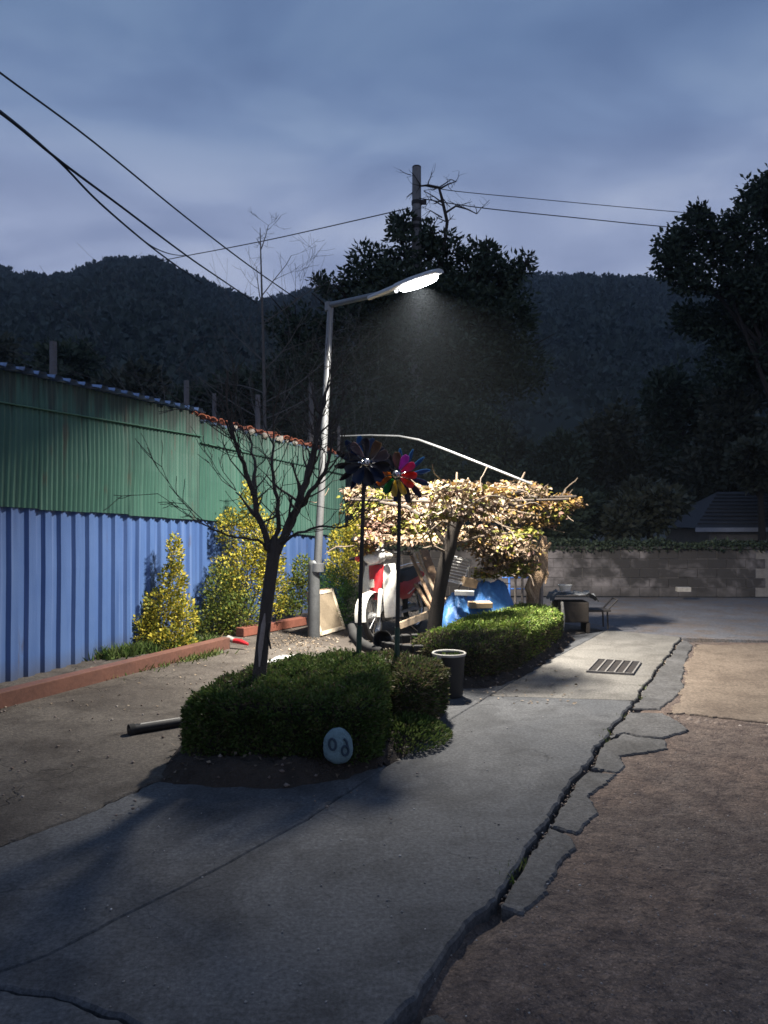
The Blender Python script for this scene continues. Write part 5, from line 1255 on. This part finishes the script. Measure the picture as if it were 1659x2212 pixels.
MB().box(((hx0 + hx1 - .2) / 2, hy0 - .03, e - .06), (hx1 - hx0 + .2, .05, .13)).build('fascia', 'fascia', hs)
MB().box((11.6, hy0 + .38, .5), (.9, .06, .9)).build('window', 'flat_black', hs)

# ------------------------------------------------------------------ utility pole and wires
up0 = P(900, 362, 20.5)
upo = thing('utility_pole', 'grey concrete utility pole rising out of the tall tree', 'utility pole', (up0.x, 20.5, -.2))
MB().tube([(up0.x, 20.5, -.2), (up0.x, 20.5, 5), (up0.x, 20.5, up0.z)], [.17, .145, .118], 16).build('pole', 'pole_concrete', upo, True)
MB().lathe([(.121, -.01), (.126, 0), (.11, .03), (.001, .035)], up0, None, 16).build('cap', 'dark_iron', upo, True)
for dz_ in (.95, 1.42, 1.6):
    MB().lathe([(.122, -.05), (.140, -.05), (.140, .05), (.122, .05)], (up0.x, 20.5, up0.z - dz_), None, 16).build('band', 'dark_iron', upo, True)
MB().box((up0.x + .19, 20.45, up0.z - .95), (.14, .06, .12)).build('bracket', 'dark_iron', upo); MB().box((up0.x - .19, 20.45, up0.z - 1.55), (.14, .06, .1)).build('bracket', 'dark_iron', upo)
def wire(label, l, r):
    p = path(l); fine = []
    for i in range(len(p) - 1):
        for k in range(6):
            t_ = k / 6; a_ = p[max(i - 1, 0)]; b_ = p[i]; c_ = p[i + 1]; d_ = p[min(i + 2, len(p) - 1)]
            fine.append(.5 * ((2 * b_) + (c_ - a_) * t_ + (2 * a_ - 5 * b_ + 4 * c_ - d_) * t_ ** 2 + (3 * b_ - a_ - 3 * c_ + d_) * t_ ** 3))
    fine.append(p[-1]); n = len(fine); rr = r if isinstance(r, tuple) else (r, r)
    tag(MB().tube(fine, [rr[0] + (rr[1] - rr[0]) * i / (n - 1) for i in range(n)], 6).build('power_line', 'wire', None, True), label, 'wire', 'overhead wires')
wire('uppermost wire crossing the sky at upper left', [(-260, -40, 8), (0, 157, 10), (200, 305, 13), (400, 468, 18), (540, 575, 24), (640, 645, 32)], (.012, .022))
wire('thick twisted cable at upper left ending at the valley', [(-220, 95, 7), (0, 243, 9), (130, 348, 11), (260, 445, 14), (400, 550, 19), (480, 605, 24), (556, 656, 32)], (.018, .022))
wire('thick lower cable diving left of the valley', [(-220, 90, 7.1), (0, 240, 9.1), (125, 346, 11), (215, 438, 13), (320, 528, 17), (380, 573, 21), (436, 612, 27)], (.016, .02))
wire('thin wire from the utility pole down to the left hill', [(886, 449, 20.5), (760, 478, 21.5), (600, 514, 23), (480, 538, 24.5), (400, 553, 26), (340, 565, 28)], .014)
wire('short slack branch wire joining the thin one', [(300, 512, 16), (335, 536, 19), (370, 549, 23), (405, 553, 25.9)], .014)
wire('upper thin wire right of the utility pole', [(908, 400, 20.5), (985, 413, 21), (1150, 429, 22), (1320, 445, 23), (1490, 460, 24), (1720, 478, 26)], .010)
wire('lower thin wire right of the utility pole', [(905, 428, 20.4), (1040, 449, 21), (1250, 471, 22), (1440, 490, 23.5), (1700, 512, 26)], .013)

# ------------------------------------------------------------------ leafy trees
def leafy_tree(name, label, base, trunk_top, blobs, n_tuft, per, L, Wd, mat, tr=.2, group=None, cat='tree', shape='diamond'):
    """blobs: (x,y,z,rx,ry,rz). Tufts of leaves spread through the lobes, more on the outside"""
    root = thing(name, label, cat, base, group); b = Vector(base); tt = Vector(trunk_top)
    MB().tube([b, b.lerp(tt, .4) + Vector((.08, 0, 0)), tt], [tr, tr * .75, tr * .5], 9).build('trunk', 'bark_dark', root, True)
    m = MB()
    for x, y, z, rx, ry, rz in blobs:
        c = Vector((x, y, z)); s0 = b.lerp(tt, rnd(.6, 1.0)); mid = s0.lerp(c, .55) + Vector((rnd(-.2, .2), rnd(-.2, .2), rnd(0, .3)))
        m.tube([s0, mid, c], [tr * .38, tr * .22, tr * .10], 6, False)
        for _ in range(7):
            e = c + Vector((random.gauss(0, .5) * rx, random.gauss(0, .5) * ry, random.gauss(0, .5) * rz)); m.tube([mid.lerp(c, rnd(.2, 1)), (c + e) / 2 + Vector((0, 0, .1)), e], [tr * .12, tr * .08, tr * .03], 5, False)
    m.build('branches', 'bark_dark', root, True)
    tot = sum(k[3] * k[5] for k in blobs); P_, A_ = [], []
    for x, y, z, rx, ry, rz in blobs:
        for _ in range(int(n_tuft * rx * rz / tot)):
            v = Vector((random.gauss(0, 1), random.gauss(0, 1), random.gauss(0, 1))).normalized()
            r = random.random() ** .4 * (1 + .4 * noise.noise(v * 2.6 + Vector((x, y, z))))
            if noise.noise(Vector((x + v.x * rx * r, y + v.y * ry * r, z + v.z * rz * r)) * (1.1 / max(.6, rx * .5))) < -.22: continue
            c = Vector((x + v.x * rx * r, y + v.y * ry * r, z + v.z * rz * r))
            for _ in range(per):
                d = Vector((random.gauss(0, 1), random.gauss(0, 1), random.gauss(.25, .7))).normalized(); P_.append(c + d * L * rnd(.0, .9)); A_.append(d + v * .4)
    n = len(P_)
    tag(leaves('crown', P_, A_, RNG.uniform(.65, 1.2, n) * L, RNG.uniform(.7, 1.2, n) * Wd, mat, root, shape), kind='stuff')
    return root
def lobes(l): 
    out = []
    for u, v, Y, ru, rv, ry in l: out.append(pc(u, v, Y, ru, rv, ry))
    return out
bx = P(905, 1200, 20.8).x
leafy_tree('broadleaf_tree', 'broad dark tree with tufted leaves behind the street lamp', (bx + .3, 21.2, -.17), (bx + .3, 21.2, 5.2),
           lobes([(880, 540, 20.6, 60, 62, 1.0), (800, 585, 20.8, 60, 45, 1.0), (735, 625, 20.9, 48, 32, .8), (955, 560, 20.9, 60, 50, 1.0), (1030, 575, 20.8, 60, 40, .9), (1100, 590, 20.9, 42, 32, .7), (1140, 570, 20.9, 12, 22, .2), (880, 640, 20.6, 130, 70, 1.4), (1010, 660, 20.7, 110, 75, 1.3), (820, 710, 20.9, 110, 70, 1.4),
                  (900, 780, 20.7, 140, 90, 1.5), (1000, 800, 20.9, 90, 90, 1.2), (800, 830, 21, 90, 80, 1.2), (690, 612, 21.0, 18, 16, .25), (865, 490, 20.6, 24, 28, .4), (930, 515, 20.7, 24, 30, .4), (1050, 550, 20.8, 24, 24, .4), (720, 690, 21.2, 50, 50, .8), (700, 780, 21.6, 60, 70, 1.0), (1080, 690, 21.4, 80, 70, 1.2), (1100, 790, 21.8, 80, 80, 1.2), (640, 720, 22.2, 60, 60, 1.0), (940, 900, 21.4, 130, 80, 1.4)]), 6000, 7, .19, .085, 'tree_leaf', .26)
leafy_tree('broadleaf_tree', 'dark low tree behind the pergola and bent pole', (.9, 19.2, -.17), (.9, 19.2, 2.0), lobes([(900, 920, 19.2, 110, 80, 1.2), (800, 930, 19.4, 70, 70, 1.0), (1010, 950, 19.4, 90, 80, 1.1), (900, 1020, 19.0, 130, 60, 1.2), (1060, 1050, 19.2, 80, 60, 1.0)]), 2600, 6, .14, .07, 'tree_leaf', .16)
# vine twigs beside the utility pole
rs = random.Random(77); m = MB(); tv = thing('dead_climber', 'dead bare climber twisting right of the utility pole top', 'climber', P(960, 540, 20.3))
for l, r in (([(958, 540, 20.3), (966, 480, 20.3), (955, 430, 20.3), (948, 405, 20.3), (925, 400, 20.3), (908, 402, 20.4)], .055), ([(962, 460, 20.3), (985, 445, 20.3), (1010, 452, 20.3), (1030, 462, 20.3)], .032), ([(950, 408, 20.3), (968, 398, 20.3), (985, 392, 20.3)], .028), ([(958, 440, 20.3), (938, 425, 20.3), (915, 412, 20.3)], .022), ([(955, 470, 20.3), (930, 455, 20.3), (918, 470, 20.3)], .02), ([(958, 445, 20.3), (930, 430, 20.3), (920, 445, 20.3)], .018)):
    p = path(l); m.tube(p, [r * (1 - .6 * i / (len(p) - 1)) for i in range(len(p))], 6, False)
    for q in p[1:]:
        for _ in range(2): twigs(m, q, (rs.gauss(0, 1), rs.gauss(0, .4), rs.gauss(.2, .6)), rs.uniform(.25, .55), r * .35, 1, rs, .35, .05, 4, (1, 3))
twigs(m, P(888, 378, 20.4), (-1, 0, .35), .35, .012, 1, rs, .3, .05, 4, (1, 2))
m.build('stems', 'bark_dark', tv, True)
# large tree on the right
rx0 = P(1680, 1000, 26).x
leafy_tree('large_tree', 'large spreading tree silhouetted against the sky at right', (rx0, 26, -.17), (rx0 - .2, 26, 9.0),
           lobes([(1640, 440, 26, 50, 50, 1.0), (1700, 430, 26, 80, 70, 1.4), (1590, 500, 26, 55, 45, 1.0), (1510, 500, 26, 48, 40, .8), (1460, 530, 26, 44, 36, .7), (1450, 570, 26, 40, 34, .7), (1540, 560, 26, 60, 38, .9), (1480, 610, 26, 48, 26, .7), (1620, 570, 26, 60, 50, 1.0), (1690, 560, 26, 80, 70, 1.4), (1600, 620, 26, 40, 18, .6), (1800, 500, 26, 110, 120, 2.2), (1510, 462, 26, 22, 16, .4), (1655, 400, 26, 30, 24, .5), (1530, 625, 26, 34, 14, .5), (1640, 670, 26.5, 80, 45, 1.2), (1560, 700, 27, 70, 45, 1.2), (1690, 760, 26.5, 90, 60, 1.4), (1600, 780, 27, 80, 55, 1.3), (1500, 690, 27.5, 50, 34, 1.0), (1620, 610, 25.6, 70, 40, .8), (1680, 650, 25.4, 70, 50, .8)]), 5400, 7, .21, .12, 'tree_leaf', .24)
mids = [  # u, top v, Y, half width px, bottom v, label
 (1620, 720, 29, 130, 1100, 'dark leafy tree filling the right edge below the large tree'), (1480, 790, 33, 110, 1130, 'dark tree behind the low house roof, left of the right edge'), (1340, 880, 31, 110, 1150, 'dark tree midway behind the block wall'),
 (1200, 930, 30, 100, 1150, 'dark tree just right of the pergola behind the wall'), (1080, 900, 36, 100, 1130, 'dark tree rising behind the pergola tip'), (1250, 1060, 21.5, 90, 1165, 'dark low tree above the left part of block wall'),
 (1400, 1050, 21.5, 90, 1165, 'dark low tree left of the low house'), (640, 740, 38, 90, 1000, 'dark tree between the sapling and the lamp pole'), (700, 860, 27, 70, 1050, 'dark tree right behind the lamp pole'), (480, 800, 40, 110, 1000, 'dark tree behind the middle of the shed'), (300, 770, 42, 120, 950, 'dark tree behind the left half of the shed'), (110, 740, 44, 130, 920, 'dark tree behind the far left of the shed'),
 (-60, 720, 46, 120, 900, 'dark tree behind the shed at the left frame edge'), (1760, 850, 24, 120, 1160, 'dark tree standing right of the low house'), (1640, 960, 23.5, 60, 1060, 'dark bough mass above the low house roof')]
for i, (u, vt_, Y, hw, vb_, lab) in enumerate(mids):
    p = P(u, vb_, Y); hh = vb_ - vt_; L_ = []
    for k in range(9):
        a_ = random.uniform(-.8, .8); t_ = random.random()
        L_.append((u + a_ * hw * (1 - .45 * t_), vb_ - hh * (.15 + .70 * t_), Y + rnd(-1, 1), hw * rnd(.35, .5), hh * rnd(.16, .24), hw * Y / F * .45))
    top = P(u, vt_ + hh * .45, Y)
    leafy_tree('dark_tree', lab, (p.x, Y, -.17), (top.x, Y, max(1.0, top.z)), lobes(L_), 1700, 5, .0105 * Y, .0058 * Y, 'tree_leaf' if i % 2 else 'tree_leaf_b', .05 + .004 * Y, 'dark trees behind the wall and shed')

# ------------------------------------------------------------------ hills and forest
def interp(l, x):
    xs_, ys_ = zip(*l); return float(np.interp(x, xs_, ys_))
def hill(name, label, sky_l, Yf, Yr, seed, nf, tree_h, u0, u1):
    nu, nv = 150, 46; V = []
    def hz_(u, t):
        Y = Yf + (Yr - Yf) * min(t, 1.0) + max(0, t - 1) * 160
        zr = H + (1106 + F * math.tan(PITCH) - interp(sky_l, u)) / F * Yr - tree_h * .8
        q = min(t, 1.0); z = -.2 + (zr + .2) * (q ** .85) * (1 + .10 * fbm(u / 300., t * 2, 1.0, seed) * math.sin(math.pi * q)) - max(0, t - 1) * zr * .5
        return (u - CX) / F * Y, Y, z
    for j in range(nv):
        for i in range(nu):
            V.append(hz_(u0 + (u1 - u0) * i / (nu - 1), 1.25 * j / (nv - 1)))
    ii = np.arange((nv - 1) * (nu - 1)); a = (ii // (nu - 1)) * nu + ii % (nu - 1)
    FI = np.concatenate([np.stack([a, a + 1, a + nu + 1], 1), np.stack([a, a + nu + 1, a + nu], 1)])
    o = bpy.data.objects.new(name, tri_mesh(name, np.array(V), FI, 'hill_ground', True)); COL.objects.link(o); tag(o, label[0], kind='structure')
    P_, A_, S_ = [], [], []
    Ym = (Yf + Yr) / 2
    cnt = 0
    while cnt < nf:
        t = 1.05 * random.random() ** .75; u = rnd(u0, u1)
        Y = Yf + (Yr - Yf) * min(t, 1)
        if random.random() > (Y / Yr) : continue
        x, y, z = hz_(u, t); cnt += 1
        h = tree_h * rnd(.65, 1.3); w = h * rnd(.30, .45)
        k = 64
        v = RNG.normal(size=(k, 3)); v /= np.linalg.norm(v, axis=1, keepdims=True); v[:, 2] = np.abs(v[:, 2]) * 1.0 - .25 * RNG.random(k)
        r = RNG.random((k, 1)) ** .3
        pts = np.array([x, y, z + h * .42]) + v * r * np.array([w, w, h * .55])
        P_.append(pts); A_.append(v + RNG.normal(scale=.5, size=(k, 3)) + np.array([0, 0, .3])); S_.append(np.full(k, h * .20))
    P_ = np.concatenate(P_); A_ = np.concatenate(A_); S_ = np.concatenate(S_) * RNG.uniform(.6, 1.3, len(P_))
    tag(leaves('forest', P_, A_, S_, S_ * .8, 'forest_leaf', None, 'diamond'), label[1], 'forest', None, 'stuff')
skyL = [(-1500, 620), (-600, 560), (-200, 570), (0, 585), (60, 600), (110, 604), (180, 578), (240, 560), (330, 563), (385, 588), (430, 607), (490, 634), (555, 655), (640, 700), (760, 760), (900, 850), (1100, 1000)]
skyR = [(100, 820), (350, 740), (500, 680), (600, 645), (650, 630), (750, 615), (900, 600), (1150, 592), (1260, 600), (1400, 605), (1470, 625), (1560, 632), (1620, 612), (1700, 580), (1900, 540), (2300, 500), (3000, 560)]
hill('hill', ('rounded dark hill at left behind the shed', 'dark forest covering the rounded hill at left'), skyL, 90, 330, 2.0, 6000, 6.5, -1300, 1080)
hill('hill', ('long dark wooded ridge at right behind the trees', 'dark forest covering the long ridge at right'), skyR, 110, 420, 8.0, 6500, 7.0, 120, 2900)

# ------------------------------------------------------------------ litter and weeds
pts = []
for _ in range(420):
    u = random.gauss(640, 45); v = random.gauss(1385, 12); p = G(u, v, .012); pts.append(tuple(p))
for _ in range(260):
    p = (rnd(-3.5, 0.5), rnd(6.5, 12.5)); pts.append((p[0], p[1], .014))
for _ in range(120):
    p = G(rnd(950, 1250), rnd(1440, 1520), .006); pts.append(tuple(p))
pts = np.array(pts); n = len(pts)
tag(leaves('leaf_litter', pts, RNG.normal(size=(n, 3)) * np.array([1, 1, .12]), RNG.uniform(.02, .05, n), RNG.uniform(.015, .03, n), 'litter', None, 'diamond', np.tile([0, 0, 1.], (n, 1))), 'dry fallen leaves scattered over the yard', 'leaf litter', None, 'stuff')
ys_ = []
for _ in range(420):
    x, y = rnd(-4.0, .3), rnd(4.2, 11.5)
    if x > -3.55 + .30 * (y - 7) - .4 or random.random() < .2: ys_.append((x, y, .016))
pebbles('yard_grit', ys_, .003, .014, 'pebble', 'small stones and grit scattered over the yard', 'gravel')
lg = []
for _ in range(320):
    p = G(rnd(150, 1450), 1440 + 760 * random.random() ** 1.4, .003)
    if p.x < (G(1264, 1656).x - .1) * p.y / 5.1 - .1 and not (p.x < .6 and 4.7 < p.y < 7.4): lg.append(tuple(p))
pebbles('lane_grit', lg, .002, .007, 'pale_grit', 'tiny pale grit scattered over the lane', 'gravel')
def tufts(name, label, spots, mat, L, per=26, sp=.05):
    P_, A_ = [], []
    for (x, y, z, s_) in spots:
        for _ in range(per):
            q = rnd(0, 6.28); P_.append((x + random.gauss(0, sp * s_), y + random.gauss(0, sp * s_), z)); A_.append((math.cos(q) * .6, math.sin(q) * .6, rnd(.5, 1.2)))
    n = len(P_); tag(leaves(name, P_, A_, RNG.uniform(.5, 1.2, n) * L, L * .16, mat, None, 'blade'), label, 'grass', None, 'stuff')
sp1 = []
for _ in range(46):
    t_ = random.random(); p = G(220 + 270 * t_, 1462 - 62 * t_ + rnd(-2, 10), 0); sp1.append((p.x, p.y, 0, rnd(.8, 1.8)))
tufts('weeds', 'green weeds growing along the foot of the long beam', sp1, 'grass', .09)
sp1 = []
for _ in range(40):
    t_ = random.random(); p = G(200 + 260 * t_, 1430 - 40 * t_, 0); sp1.append((p.x, p.y + .1, 0, 1.5))
tufts('weeds', 'dark weeds between the beam and blue sheets', sp1, 'hedge_leaf', .16)
sp1 = [(*G(u + rnd(-6, 6), v + rnd(-8, 8), -.03), rnd(.4, .9)) for u, v in ((1098, 1895), (1104, 1890), (1092, 1905), (1115, 1870), (1300, 1606), (1310, 1592), (1345, 1550), (1390, 1488), (1380, 1505), (1432, 1432))]
tufts('crack_weeds', 'small weeds growing in the long crack of the lane', sp1, 'grass', .05, 16, .03)
sp1 = [(rnd(.9, 2.3), 0, 0, 1) for _ in range(26)]; sp1 = [(x, 8.6 + (x - .9) * 1.35 + rnd(-.35, .3), .40, 1.0) for x, *_ in sp1]
tufts('grass_blades', 'thin grass blades sticking out of the farther hedge top', sp1, 'grass', .14, 5, .05)

# ------------------------------------------------------------------ evening haze
t = NT('haze'); t.n.remove(t.b); pv = t.node('ShaderNodeVolumePrincipled')
pv.inputs['Color'].default_value = (.72, .84, 1.0, 1); pv.inputs['Density'].default_value = .00044; pv.inputs['Anisotropy'].default_value = .2
t.l.new(pv.outputs[0], t.out.inputs['Volume']); MATS['haze'] = t.m
tag(MB().box((0, 330, 99), (2600, 1200, 202)).build('haze', 'haze'), 'thin blue evening haze filling the valley', 'haze', None, 'stuff')
